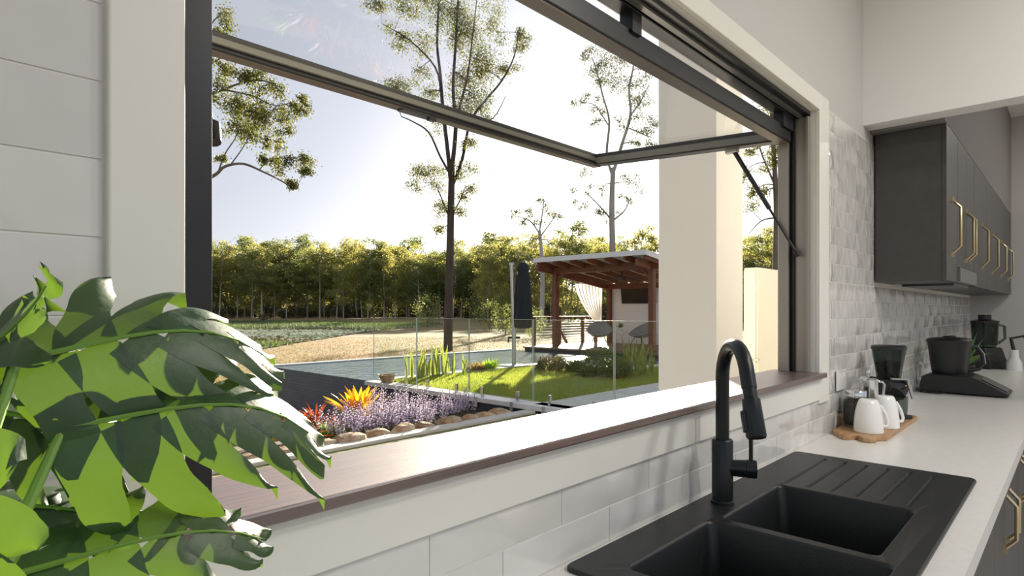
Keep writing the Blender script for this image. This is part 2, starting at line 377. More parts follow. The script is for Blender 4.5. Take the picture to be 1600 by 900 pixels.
us = MB(); rail_x(us, SY1 - .046, SY1 - .006, SX0 + .01, SX1 - .01, -.004, .001); rail_x(us, SY0 + .004, SY0 + .042, SX0 + .01, SX1 - .01, -.004, .001); us.build('sash_channel', M['bronzed'], sash)
gp = MB(); rail_x(gp, SY0 + .04, SY1 - .045, SX0 + .042, SX1 - .042, .030, .036); gp.build('pane', M['glass'], sash)
MB().box(1.225, 1.265, .064, .10, 2.028, 2.082).build('hinge', M['black'], win)
MB().box(2.22, 2.318, .064, .10, 2.028, 2.082).build('hinge', M['black'], win)
MB().box(.285, .40, .064, .10, 2.028, 2.082).build('hinge', M['black'], win)
MB().bar((1.19, SY1 - .03, 2.034), (1.33, SY1 - .03, 2.034), .034, .010).bar((1.30, SY1 - .04, 2.026), (1.33, SY1 - .04, 2.026), .02, .012).build('latch', M['black'], sash, bevel=.002)
for sx, xs in ((1, 2.322), (-1, .278)):
    a = Vector((xs, .052, 1.578)); b = Vector((xs - .012 * sx, .285, 1.998)); d = (b - a)
    st = MB().tube([a + d * .42, b], .0085, 12).build('gas_strut', M['black'], win, smooth=True)
    MB().tube([a, a + d * .44], .0045, 10).build('strut_rod', M['tapblack'], st, smooth=True)
    MB().tube([a - d * .02, a + d * .035], [.008, .011], 10).tube([a, a + Vector((.012 * sx, 0, 0))], .006, 8).build('strut_end', M['gasket'], st, smooth=True)
    MB().box(b.x - .012, b.x + .012, b.y - .02, b.y + .03, b.z - .012, b.z + .02).build('strut_bracket', M['silver'], st, bevel=.003)

tag(MB().box(XL - .02, XR + .02, -.035, .157, ZS - .018, ZS).build('window_sill', M['sill'], bevel=.003), 'dark stained timber servery sill running under the open window', 'window sill')

# ================================================================== BENCH
sx0, sx1, sy0, sy1 = .855, 2.08, -.497, -.020     # sink outline
CF = -.553
ct = MB(); ct.box(-.9, sx0 + .02, CF, -.004, .86, .90); ct.box(sx1 - .02, 3.273, CF, -.004, .86, .90)
ct.box(sx0 + .02, sx1 - .02, CF, sy0 + .02, .86, .90); ct.box(sx0 + .02, sx1 - .02, sy1 - .012, -.004, .86, .90)
tag(ct.build('worktop', M['counter']), 'pale stone worktop with the black sink let into it', 'worktop')
tag(MB().box(3.2755, 6.598, CF, -.004, .86, .90).build('worktop', M['counter'], bevel=.001), 'pale stone worktop length beyond the joint, under the wall cabinets', 'worktop')
def handle(parent, x, y, zc, L=.17, proj=.032, rad=.0055, loc=None):
    h = MB(); z0, z1 = zc - L / 2, zc + L / 2
    h.tube([(x, y, z1), (x, y - .008, z1 - .002), (x, y - proj, z1 - .030), (x, y - proj, z0 + .030), (x, y - .008, z0 + .002), (x, y, z0)], rad, 8)
    h.box(x - .005, x + .005, y - .010, y, z1 - .006, z1 + .018); h.box(x - .005, x + .005, y - .010, y, z0 - .018, z0 + .006)
    return h.build('handle', M['gold'], parent, smooth=True)
units = [(-.9, -.3, 'charcoal base cabinet under the worktop below the plant'), (-.3, .3, 'charcoal base cabinet under the worktop left of the sink cabinet'), (.3, .9, 'charcoal base cabinet beside the sink cabinet, plant side'),
         (.9, 2.1, 'charcoal base cabinet directly under the black sink'), (2.1, 2.7, 'charcoal base cabinet under the coffee board'), (2.7, 3.3, 'charcoal base cabinet at the worktop joint'), (3.3, 4.5, 'charcoal base cabinet under the thermal cooker'), (4.5, 6.59, 'charcoal base cabinet reaching the end wall')]
FY = -.532
for a, b, lab in units:
    t = thing('base_cabinet', lab, 'cabinet', (a, 0, 0), group='base cabinets')
    if (a, b) == (.9, 2.1): MB().box(a + .001, b - .001, FY + .02, -.02, .10, .68).build('carcass', M['cab'], t)
    else: MB().box(a + .001, b - .001, FY + .02, -.02, .10, .858).build('carcass', M['cab'], t)
    MB().box(a + .001, b - .001, FY + .07, -.05, 0, .10).build('plinth', M['plastic'], t)
    nd = 2 if b - a < 1.5 else 4
    for k in range(nd):
        p0 = a + (b - a) * k / nd + .0015; p1 = a + (b - a) * (k + 1) / nd - .0015
        d = MB().box(p0, p1, FY, FY + .018, .105, .855).build('door', M['cab'], t, bevel=.001)
        handle(d, (p1 - .045) if k % 2 == 0 else (p0 + .045), FY, .73, .16)

# wall cabinets with range hood
CY = -.2825; zc0, zc1 = 1.50, 2.182
def wallcab(a, b, doors, lab, z0=zc0):
    t = thing('wall_cabinet', lab, 'cabinet', (a, 0, zc0), group='wall cabinets')
    MB().box(a, b, CY + .018, -.012, z0, zc1).build('carcass', M['cab'], t)
    for p0, p1, hx in doors:
        d = MB().box(p0 + .0015, p1 - .0015, CY, CY + .0175, z0 + .002, zc1).build('door', M['cab'], t, bevel=.001)
        handle(d, hx, CY, 1.745, .235, .034, .006)
    return t
wallcab(3.19, 3.52, [(3.19, 3.52, 3.325)], 'narrow charcoal wall cabinet nearest the window, its plain side showing')
wallcab(3.522, 4.128, [(3.522, 3.825, 3.775), (3.825, 4.128, 3.875)], 'charcoal wall cabinet over the range hood with two paired gold handles', 1.575)
wallcab(4.13, 5.328, [(4.13, 4.73, 4.455), (4.73, 5.328, 5.06)], 'charcoal wall cabinet just beyond the range hood')
wallcab(5.33, 6.59, [(5.33, 5.96, 5.65), (5.96, 6.59, 6.27)], 'charcoal wall cabinet farthest off, against the end wall')
t = thing('range_hood', 'slim steel slide-out range hood set under the wall cabinets', 'range hood', (3.825, -.14, 1.47))
MB().box(3.524, 4.126, CY + .01, -.02, 1.505, 1.572).build('hood_body', M['hoodd'], t, bevel=.002)
MB().box(3.524, 4.126, CY - .012, CY + .01, 1.505, 1.572).build('front_strip', M['hood'], t, bevel=.002)
MB().box(3.56, 4.09, CY + .02, -.05, 1.490, 1.505).build('filter', M['hoodd'], t)

# fill lights added on the ceiling, out of view, to brighten the kitchen
for i, (x, y) in enumerate([(1.5, -1.7), (2.4, -1.5), (1.5, -2.4), (2.4, -2.4), (4.6, -1.7), (5.9, -1.5)]):
    t = thing('fill_downlight', 'unseen ceiling fill light added to brighten the kitchen', 'fill light', (x, y, 2.98), group='added ceiling fill lights')
    MB().lathe([(.085, .0), (.085, .02), (.07, .02), (.07, .004)], 20).build('rim', M['trimw'], t, local=True, smooth=True)
    la = bpy.data.lights.new('fill_light', 'AREA'); la.shape = 'DISK'; la.size = .14; la.energy = FILL_W * (1.3 if x > 5 else .6 if x > 3 else 1.25); la.color = (1, .95, .88)
    lo = bpy.data.objects.new('fill_light', la); COL.objects.link(lo); lo.parent = t; lo.location = (0, 0, -.004)

# ------------------------------------------------------------------ sink
def rrect(x0, x1, y0, y1, r, n=5):
    pts = []
    for cx, cy, a0 in ((x1 - r, y1 - r, 0), (x0 + r, y1 - r, 90), (x0 + r, y0 + r, 180), (x1 - r, y0 + r, 270)):
        for k in range(n + 1):
            a = R(a0 + 90 * k / n); pts.append((cx + r * math.cos(a), cy + r * math.sin(a)))
    return pts
snk = thing('kitchen_sink', 'black composite double bowl sink with ribbed drainer', 'sink', (1.45, -.26, .90))
bm = bmesh.new()
def loop(pts, z): 
    vs = [bm.verts.new((x, y, z)) for x, y in pts]; es = [bm.edges.new((vs[i], vs[(i+1) % len(vs)])) for i in range(len(vs))]; return vs, es
def bridge(a, b):
    for i in range(len(a)): j = (i + 1) % len(a); bm.faces.new((a[i], a[j], b[j], b[i]))
ZR = .9085; E = []
ov, oe = loop(rrect(sx0 + .003, sx1 - .003, sy0 + .003, sy1 - .003, .018), ZR); E += oe
ov2 = [bm.verts.new((x, y, ZR - .003)) for x, y in rrect(sx0, sx1, sy0, sy1, .02)]; bridge(ov, ov2)
ov3 = [bm.verts.new((x, y, .9003)) for x, y in rrect(sx0, sx1, sy0, sy1, .02)]; bridge(ov2, ov3)
bowls = [(.925, 1.268, -.462, -.105), (1.292, 1.650, -.430, -.118)]
for (a, b, c, d) in bowls:
    l0, e0 = loop(rrect(a, b, c, d, .018), ZR); E += e0
    prev = l0
    for ins, z, r in ((.003, ZR - .002, .018), (.005, ZR - .006, .018), (.012, .745, .03), (.022, .730, .03), (.05, .724, .03)):
        nx = [bm.verts.new((x, y, z)) for x, y in rrect(a + ins, b - ins, c + ins, d - ins, r)]; bridge(prev, nx); prev = nx
    bm.faces.new(prev)
for k in range(6):
    yy = -.118 - .056 * k - .010
    l0, e0 = loop([(1.672, yy - .006), (2.03, yy - .006), (2.03, yy + .006), (1.672, yy + .006)], ZR); E += e0
    nx = [bm.verts.new((x, y, ZR - .007)) for x, y in ((1.676, yy - .0012), (2.02, yy - .0012), (2.02, yy + .0012), (1.676, yy + .0012))]
    bridge(l0, nx); bm.faces.new(nx)
bmesh.ops.triangle_fill(bm, use_beauty=True, use_dissolve=False, edges=E, normal=(0, 0, 1))
bmesh.ops.recalc_face_normals(bm, faces=bm.faces)
for v in bm.verts: v.co -= Vector((1.45, -.26, .90))
me = bpy.data.meshes.new('basin'); bm.to_mesh(me); bm.free(); me.shade_smooth(); me.set_sharp_from_angle(angle=R(30))
link('basin', me, M['sink'], snk)
for (a, b, c, d) in bowls:
    MB().lathe([(.045, .7245), (.045, .728), (.036, .7285), (.030, .7262), (0, .7262)], 24, ((a + b) / 2, (c + d) / 2, 0)).build('drain', M['chrome'], snk, smooth=True)
# ------------------------------------------------------------------ tap
TP = Vector((1.398, -.077, ZR))
tap = thing('kitchen_tap', 'matt black pull-down gooseneck tap with side lever', 'tap', TP)
MB().lathe([(.027, 0), (.027, .006), (.0245, .008), (.0245, .150), (.022, .153), (.0165, .153)], 28).build('tap_body', M['tapblack'], tap, local=True, smooth=True)
dv = Vector((-.74, -.67, 0)).normalized()           # spout swings toward the bowls
rr = .082; pts = [Vector((0, 0, .150)), Vector((0, 0, .30))]
for k in range(1, 15):
    a = PI * k / 15 * .97; pts.append(Vector((0, 0, .30)) + dv * (rr - rr * math.cos(a)) + Vector((0, 0, rr * math.sin(a))))
e = pts[-1]; tn = (pts[-1] - pts[-2]).normalized()
MB().tube(pts + [e + tn * .03], .0158, 20).build('spout', M['tapblack'], tap, local=True, smooth=True)
h0 = e + tn * .028
MB().tube([h0, h0 + tn * .004, h0 + tn * .024], [.0145, .0145, .0145], 20).tube([h0 + tn * .024, h0 + tn * .026, h0 + tn * .103, h0 + tn * .107], [.015, .0185, .0205, .018], 20).build('spray_head', M['tapblack'], tap, local=True, smooth=True)
sd = dv.cross(Vector((0, 0, 1))).normalized() * -1
bt = h0 + tn * .05 - RT * .019
MB().bar(bt, bt + tn * .045, .012, .012, RT).build('spray_button', M['plasticg'], tap, local=True, bevel=.002)
lv = (RT * .9 - F * .25).normalized()
MB().tube([lv * .015 + Vector((0, 0, .085)), lv * .052 + Vector((0, 0, .085))], [.019, .0205], 20).tube([lv * .053 + Vector((0, 0, .085)), lv * .076 + Vector((0, 0, .085))], [.0215, .0215], 20).build('mixer_hub', M['tapblack'], tap, local=True, smooth=True)
p0 = lv * .064 + Vector((0, 0, .10))
MB().tube([p0, p0 + Vector((0, 0, .085))], .0048, 12).build('lever', M['tapblack'], tap, local=True, smooth=True)

# ------------------------------------------------------------------ coffee corner
ZC = .90
bd = [(2.50, -.198), (3.06, -.198), (3.08, -.185), (3.08, -.030), (3.06, -.018), (2.50, -.018), (2.475, -.03), (2.455, -.055), (2.43, -.058), (2.412, -.078), (2.42, -.098),
      (2.445, -.104), (2.452, -.115), (2.43, -.126), (2.412, -.142), (2.418, -.166), (2.44, -.176), (2.465, -.172), (2.482, -.185)]
tag(MB().prism(bd, ZC, ZC + .018).build('serving_board', M['board'], bevel=.004), 'wooden serving board with lobed handle under the coffee things', 'board')
ZB2 = ZC + .018
def mug(loc, rz, lab):
    t = thing('mug', lab, 'mug', loc, rz, 'white mugs')
    MB().lathe([(.0, .004), (.046, .004), (.0475, 0), (.0495, .002), (.049, .03), (.044, .075), (.036, .108), (.030, .120), (.026, .1225), (0, .1225)], 32).build('cup', M['white'], t, local=True, smooth=True)
    MB().tube([(.033, 0, .098), (.048, 0, .094), (.066, 0, .066), (.077, 0, .034), (.072, 0, .020), (.062, 0, .020), (.046, 0, .030)], [.006, .0065, .0065, .0065, .0065, .006, .005], 10).build('handle', M['white'], t, local=True, smooth=True)
mug((2.54, -.130, ZB2), R(-42), 'white upturned mug standing nearest, in front of the bean jar')
mug((2.690, -.152, ZB2), R(-40), 'white upturned mug behind its twin, beside the grinder')
jr = thing('bean_jar', 'glass preserving jar of coffee beans with silver lid', 'jar', (2.630, -.068, ZB2))
MB().lathe([(0, .001), (.040, .001), (.046, .006), (.048, .02), (.048, .085), (.044, .105), (.034, .118), (.033, .128), (.031, .128), (.032, .118), (.042, .104), (.0455, .085), (.0455, .02), (.043, .008), (0, .006)], 32).build('jar_glass', M['jar'], jr, local=True, smooth=True)
MB().lathe([(0, .008), (.042, .009), (.0445, .02), (.0445, .085), (.041, .102), (.025, .106), (0, .107)], 28).build('coffee_beans', M['beans'], jr, local=True, smooth=True)
MB().lathe([(.0365, .118), (.0365, .137), (.034, .140), (0, .140)], 32).build('lid', M['chrome'], jr, local=True, smooth=True)
pr = thing('coffee_plunger', 'polished steel coffee pot with knob and curved handle', 'coffee pot', (2.755, -.082, ZB2), R(-40))
MB().lathe([(.036, 0), (.038, .01), (.034, .165), (.036, .170), (.036, .176), (.028, .184), (.006, .188)], 28).build('pot_body', M['chrome'], pr, local=True, smooth=True)
MB().lathe([(.003, .186), (.003, .194), (.008, .197), (.009, .203), (.006, .209), (0, .210)], 16).build('knob', M['chrome'], pr, local=True, smooth=True)
MB().tube([(.034, 0, .165), (.060, 0, .163), (.070, 0, .150), (.062, 0, .10), (.048, 0, .072), (.036, 0, .066)], .005, 10).build('handle', M['chrome'], pr, local=True, smooth=True)
gr = thing('coffee_grinder', 'black coffee grinder with smoked tapered bean hopper', 'coffee grinder', (2.955, -.112, ZB2), R(-35))
MB().box(-.055, .055, -.070, .070, 0, .016).build('foot', M['plastic'], gr, local=True, bevel=.006)
MB().prism_x([(.065, .016), (.065, .165), (-.055, .165), (-.066, .14), (-.030, .075), (-.005, .070), (-.005, .016)], -.052, .052).build('grinder_body', M['plasticg'], gr, local=True, bevel=.006)
MB().lathe([(.038, .016), (.041, .05), (.042, .092), (.040, .094), (0, .094)], 24, (0, -.040, 0)).build('grounds_bin', M['smoke'], gr, local=True, smooth=True)
MB().lathe([(.045, .165), (.048, .19), (.064, .29), (.062, .29), (.045, .192), (.03, .168)], 32).build('hopper', M['smoke'], gr, local=True, smooth=True)
MB().lathe([(.040, .168), (.042, .19), (.050, .232), (0, .240)], 24).build('coffee_beans', M['beans'], gr, local=True, smooth=True)
MB().lathe([(.066, .288), (.066, .300), (.06, .304), (0, .304)], 32).build('hopper_lid', M['plastic'], gr, local=True, smooth=True)
MB().bar((-.05, -.066, .170), (.028, -.070, .166), .012, .006).bar((.024, -.070, .168), (.050, -.072, .085), .012, .006, (0, 1, 0)).build('silver_trim', M['silver'], gr, local=True, bevel=.001)
for k in range(3): MB().lathe([(.004, 0), (.004, .003), (0, .003)], 10).build('button', M['chrome'], gr, local=True).matrix_local = Matrix.Translation((.02 + .012 * k, -.0645, .14)) @ Matrix.Rotation(R(90), 4, 'X')

tc = thing('thermal_cooker', 'black cooking blender with lidded jug on sloping base', 'cooker', (4.26, -.185, ZC))
MB().prism_x([(.15, .010), (.155, .035), (.145, .092), (.12, .105), (-.085, .105), (-.13, .085), (-.245, .022), (-.245, .010), (-.22, .006)], -.125, .125).build('cooker_base', M['plastic'], tc, local=True, bevel=.012, seg=3)
MB().add([(-.095, -.124, .0935), (.095, -.124, .0935), (.095, -.235, .033), (-.095, -.235, .033), (-.095, -.124, .0885), (.095, -.124, .0885), (.095, -.235, .028), (-.095, -.235, .028)], [(0,1,2,3),(7,6,5,4),(0,4,5,1),(1,5,6,2),(2,6,7,3),(3,7,4,0)]).build('touch_screen', M['plasticg'], tc, local=True)
MB().lathe([(.078, .095), (.085, .12), (.104, .27), (.108, .290), (0, .290)], 36, (0, .03, 0)).build('jug', M['plastic'], tc, local=True, smooth=True)
MB().lathe([(.110, .288), (.112, .300), (.104, .308), (.05, .316), (.03, .318), (.03, .324), (0, .324)], 36, (0, .03, 0)).build('lid', M['plastic'], tc, local=True, smooth=True)
hd = (RT * .9 - F * .2).normalized()
cc = Vector((0, .03, 0))
MB().tube([cc + hd * .10 + Vector((0, 0, .255)), cc + hd * .135 + Vector((0, 0, .262)), cc + hd * .165 + Vector((0, 0, .22)), cc + hd * .172 + Vector((0, 0, .165)), cc + hd * .15 + Vector((0, 0, .135)), cc + hd * .085 + Vector((0, 0, .125))], [.011, .012, .010, .010, .011, .012], 12).build('handle', M['plastic'], tc, local=True, smooth=True)
MB().tube([cc + hd * .142 + Vector((0, 0, .266)), cc + hd * .174 + Vector((0, 0, .222)), cc + hd * .182 + Vector((0, 0, .165))], .004, 8).build('handle_trim', M['chrome'], tc, local=True, smooth=True)
MB().tube([(-.10, .14, .012), (-.15, .15, .006), (-.17, .10, .006), (-.16, .05, .006), (-.12, .04, .012)], .004, 8).build('power_cord', M['gasket'], tc, local=True, smooth=True)
sp = thing('potted_succulent', 'small spiky green plant behind the cooking blender', 'plant', (4.86, -.16, ZC))
MB().lathe([(.040, 0), (.055, .11), (.055, .12), (.048, .12), (.046, .105), (0, .105)], 24).build('pot', M['plastic'], sp, local=True, smooth=True)
lfm = MB()
for k in range(26):
    a = k * 2.4; el = R(25 + 55 * rnd.random()); L = rnd.uniform(.17, .28); dd = Vector((math.cos(a) * math.cos(el), math.sin(a) * math.cos(el), math.sin(el))); s_ = Vector((-math.sin(a), math.cos(a), 0)) * .011
    p = Vector((0, 0, .10)); q = p + dd * L * .55; r2 = p + dd * L + Vector((0, 0, -.05)) * math.cos(el)
    MB().add([p - s_ * .5, p + s_ * .5, q + s_, q - s_, r2], [(0, 1, 2, 3), (3, 2, 4)]).build('leaf', M['succ'], sp, local=True, fixn=False)
fp = thing('food_processor', 'food processor with clear bowl at the far bench end', 'food processor', (6.22, -.14, ZC), R(-30))
MB().prism_x([(.10, 0), (.10, .10), (.07, .17), (-.07, .17), (-.11, .06), (-.11, 0)], -.10, .10).build('motor_base', M['plastic'], fp, local=True, bevel=.012)
MB().lathe([(.07, .17), (.085, .19), (.092, .37), (.089, .37), (.082, .192)], 28).build('bowl', M['smoke'], fp, local=True, smooth=True)
MB().lathe([(.096, .365), (.096, .385), (.06, .395), (.045, .397), (.045, .435), (0, .435)], 28).build('lid', M['plasticg'], fp, local=True, smooth=True)
MB().tube([(0, 0, .17), (0, 0, .36)], .016, 12).build('spindle', M['silver'], fp, local=True, smooth=True)
MB().tube([(.085, -.04, .355), (.135, -.06, .34), (.14, -.06, .24), (.09, -.04, .20)], .011, 10).build('handle', M['smoke'], fp, local=True, smooth=True)
sv = thing('stick_stand', 'white and black gadget stand beside the food processor', 'gadget', (6.15, -.33, ZC))
MB().lathe([(.05, 0), (.05, .06), (.03, .10), (.028, .16), (0, .16)], 20).build('stand_base', M['white'], sv, local=True, smooth=True)
MB().tube([(0, 0, .14), (-.01, .02, .25), (.03, -.06, .27), (.06, -.10, .14)], .013, 10).build('arm', M['plastic'], sv, local=True, smooth=True)
ws = thing('power_socket', 'white wall socket on the tiles behind the bean jar', 'socket', (2.63, -.012, 1.10))
MB().box(2.575, 2.69, -.018, -.010, 1.055, 1.135).build('plate', M['white'], ws, bevel=.002)
MB().box(2.60, 2.612, -.021, -.018, 1.105, 1.122).box(2.650, 2.662, -.021, -.018, 1.105, 1.122).build('switch', M['trimw'], ws)

# ================================================================== MONSTERA
def monstera_leaf(parent, base, tip, side, W, nf=5, droop=.25, far=(8, 30), near=(20, 95), cut=.38, seed=0, asym=1.0, name='leaf'):
    """far / near: start tilt and end tilt (degrees below level) of the two halves, bent along an arc"""
    r = random.Random(seed); base = Vector(base); tip = Vector(tip); X = tip - base; L = X.length; X.normalize()
    Y = Vector(side); Y = (Y - X * Y.dot(X)).normalized(); N = X.cross(Y).normalized()
    if N.z < 0: N = -N
    mb = MB(); ph = r.uniform(0, 6)
    def wid(s): return W * max(.16, (math.sin(PI * min(1, max(0, .20 + .80 * s)) ** 1.05)) ** .75 * (1.05 - .25 * s))
    def ang(s): return R(104 - 84 * min(1, max(0, s)) ** .75)
    def bend(x, m, sg):
        t0, t1 = (R(k) for k in (far if sg > 0 else near)); kk = (t1 - t0) / W
        if abs(kk) < 1e-3: kk = 1e-3
        y = (math.sin(t0 + kk * m) - math.sin(t0)) / kk; z = (math.cos(t0 + kk * m) - math.cos(t0)) / kk
        return x, y * sg, z - droop * L * max(0, x / L) ** 4
    for sg in (1, -1):
        for i in range(nf):
            sc = (i + .5) / nf; half = .5 / nf * L * .92; c = cut * r.uniform(.75, 1.15); twist = r.uniform(-.010, .010)
            ln = wid(sc) * (asym if sg < 0 else 1) * r.uniform(1.0, 1.22) * (1.35 if i == nf - 1 else 1); a0 = ang(sc); cx, cm = sc * L * .86, 0.0
            NQ, NP = 16, 6; idx = {}; sw = r.uniform(.45, .85)
            for iq in range(NQ + 1):
                q = iq / NQ; th = a0 - sw * q * q; dx, dm = math.cos(th), math.sin(th)
                wr = half * (max(.55, math.sin(a0)) + .10)
                if q <= c: hw = wr * (1.30 - .30 * (q / c) ** 3)
                else:
                    e = (q - c) / (1 - c); hw = wr * (1 - .20 * min(1, e * 5) + .10 * math.sin(PI * min(1, e * 1.4))) * max(0, 1 - max(0, (e - .35) / .65) ** 2.2) ** .62
                for ip in range(NP + 1):
                    p = 2 * ip / NP - 1; x2 = cx - dm * hw * p * -1; m2 = max(0, cm + dx * hw * p * -1)
                    x, y, z = bend(x2, m2, sg)
                    f = max(0, q - c) / (1 - c); z += (.006 * (1 - p * p) + twist * p) * f + .0004 * i + .004 * math.sin(7 * q + i + ph) * f
                    idx[iq, ip] = len(mb.v); mb.v.append(tuple(base + X * x + Y * y + N * z))
                cx += dx * ln / NQ; cm += dm * ln / NQ
            for iq in range(NQ):
                for ip in range(NP): mb.f.append((idx[iq, ip], idx[iq + 1, ip], idx[iq + 1, ip + 1], idx[iq, ip + 1]))
    o = mb.build(name, M['leaf'], parent, smooth=True, fixn=False, ang=180)
    rib = []
    for k in range(9):
        x, y, z = bend(k / 8 * L * .9, 0, 1); rib.append(base + X * x + N * (z + .0026))
    MB().tube(rib, [.0024 - .00023 * k for k in range(9)], 6).build('midrib', M['stem'], o, smooth=True)
    return o
pb = Vector((.045, -.30, .90))
mon = thing('monstera_plant', 'potted monstera with split sunlit leaves in front of window', 'plant', pb)
MB().lathe([(.055, 0), (.07, .09), (.075, .13), (.066, .13), (.064, .11), (0, .11)], 28).build('pot', M['pot'], mon, local=True, smooth=True)
MB().lathe([(.062, .105), (.03, .112), (0, .113)], 20).build('soil', M['soil'], mon, local=True, smooth=True)
up = Vector((0, 0, 1))
leaves = [  # base(u,v,d) tip(u,v,d) far side vector, width, lobes, droop, far tilt, near tilt, seed, cut
    ((25, 570, .41), (440, 470, .545), (F + up * .50), .100, 6, .42, (-12, 12), (35, 95), 3, .45),
    ((95, 675, .42), (520, 590, .54), (F + up * .45), .105, 6, .44, (-10, 15), (40, 100), 8, .40),
    ((-70, 590, .41), (112, 450, .43), (F * .6 + up * .7), .045, 4, -.15, (0, 20), (0, 40), 5, .65),
    ((30, 900, .40), (450, 780, .50), (F + up * .6), .065, 5, .40, (-8, 12), (20, 80), 9, .45),
    ((-120, 700, .27), (-20, 960, .27), (RT * 1.0 + F * .25), .036, 3, .10, (0, 20), (0, 20), 12, .8),
    ((-40, 640, .42), (215, 690, .48), (F + up * .2), .085, 5, .15, (0, 50), (30, 95), 14, .5),
    ((-60, 790, .41), (200, 800, .46), (F + up * .2), .085, 5, .15, (0, 50), (30, 95), 15, .5),
    ((-60, 530, .42), (120, 540, .46), (F + up * .2), .075, 5, .15, (0, 50), (30, 95), 16, .5),
]
top = pb + Vector((0, 0, .11))
for i, (b, t_, sd_, W, nf, dr, fa, ne, sd2, cut) in enumerate(leaves):
    B = at(*b); T = at(*t_)
    monstera_leaf(mon, B, T, sd_, W, nf, dr, fa, ne, cut, sd2)
    mid = (top + B) / 2 + Vector((-.05, -.01, .03))
    c = [top.lerp(mid, k / 4).lerp(mid.lerp(B, k / 4), k / 4) for k in range(5)]
    MB().tube(c, [.0055, .005, .0045, .004, .003], 8).build('leaf_stem', M['stem'], mon, smooth=True)

# ================================================================== OUTSIDE: GROUND, PATIO, POOL
ZL, ZT0 = -1.25, -.08
g = MB(); n = 40
S_ = 520
tag(g.add([(-S_, -40, ZL), (S_, -40, ZL), (S_, S_, ZL), (-S_, S_, ZL)], [(0, 1, 2, 3)]).build('ground', M['dry'], fixn=False), 'dry brown grass sloping down to the pond', 'ground', kind='structure')
def hill(name, u0, u1, d, h0, h1, seed, lab):
    r = random.Random(seed); mb = MB(); n_ = 60; ph = [r.uniform(0, 6) for _ in range(4)]
    for i in range(n_ + 1):
        u = u0 + (u1 - u0) * i / n_; f = i / n_; hh = h0 + (h1 - h0) * f + 1.2 * math.sin(17 * f + ph[0]) + .9 * math.sin(41 * f + ph[1]) + r.uniform(-.5, .5)
        for dd_, zz in ((0, -.2), (3, hh * .45), (9, hh * .8), (22, hh), (60, -.2)):
            p = at(u, HV, d + dd_); mb.v.append((p.x, p.y, ZL + zz))
    for i in range(n_):
        for k in range(4): a = i * 5 + k; mb.f.append((a, a + 5, a + 6, a + 1))
    tag(mb.build(name, M['hill'], smooth=True), lab, 'hill', kind='structure')
hill('hill_1', -520, 830, 256, 17, 16, 1, 'dark forested rise behind the pond trees')
hill('hill_2', 740, 1330, 192, 12, 13, 2, 'dark forested rise behind the pavilion trees')
tag(MB().box(-4, 7.0, .14, 5.30, ZL - .1, -.20).build('patio', M['conc']), 'concrete patio outside the window', 'patio', kind='structure')
# terrace with the garden: retaining wall along x=7, lawn, path
tag(MB().box(7.02, 24, .14, 5.45, ZL - .1, ZT0).build('path', M['conc']), 'grey concrete path beside the pool lawn', 'path', kind='structure')
tag(MB().box(6.94, 7.20, 5.3, 9.96, ZL - .1, -.16).build('retaining_wall', M['navy']), 'dark rendered retaining wall under the glass fence', 'wall', kind='structure')
tag(MB().box(6.90, 7.24, .6, 9.96, -.16, ZT0).build('coping_1', M['coping'], bevel=.006), 'pale coping strip carrying the glass fence', 'coping', kind='structure')
tag(MB().box(7.24, 12.8, 5.45, 9.72, ZL, ZT0 - .03).box(12.8, 16.2, 5.45, 7.4, ZL, ZT0 - .03).build('lawn_bed', M['lawn']), 'lawn bed by the pool', 'lawn', kind='structure')
# pool: tiled shell, water, coping
ps = MB(); ps.box(7.02, 7.30, 9.96, 14.6, ZL - .3, ZT0 - .015); ps.box(7.30, 16.2, 14.25, 14.6, ZL - .3, ZT0 - .015); ps.box(7.30, 12.9, 9.96, 10.05, ZL - .3, ZT0 - .03)
ps.box(12.8, 12.95, 7.4, 10.05, ZL - .3, ZT0 - .03); ps.box(12.95, 16.2, 7.4, 7.5, ZL - .3, ZT0 - .03); ps.box(16.2, 16.3, 7.4, 14.6, ZL - .3, ZT0 - .03); ps.box(7.30, 16.2, 7.5, 14.25, ZL - .35, ZL - .3)
pool = tag(ps.build('swimming_pool', M['mosaic']), 'infinity pool with slate mosaic outer wall', 'pool', kind='structure')
MB().add([(7.03, 10.0, ZT0 - .008), (12.88, 10.0, ZT0 - .008), (12.88, 7.45, ZT0 - .008), (16.25, 7.45, ZT0 - .008), (16.25, 14.5, ZT0 - .008), (7.03, 14.5, ZT0 - .008)], [(0, 1, 2, 3, 4, 5)]).build('water', M['water'], pool, fixn=False)
MB().box(7.24, 12.98, 9.72, 10.02, ZT0 - .05, ZT0 + .02).box(12.68, 12.98, 7.2, 9.72, ZT0 - .05, ZT0 + .02).box(12.98, 16.2, 7.2, 7.5, ZT0 - .05, ZT0 + .02).box(7.02, 16.2, 14.45, 14.75, ZT0 - .05, ZT0 + .03).build('pool_edge', M['coping'], pool)

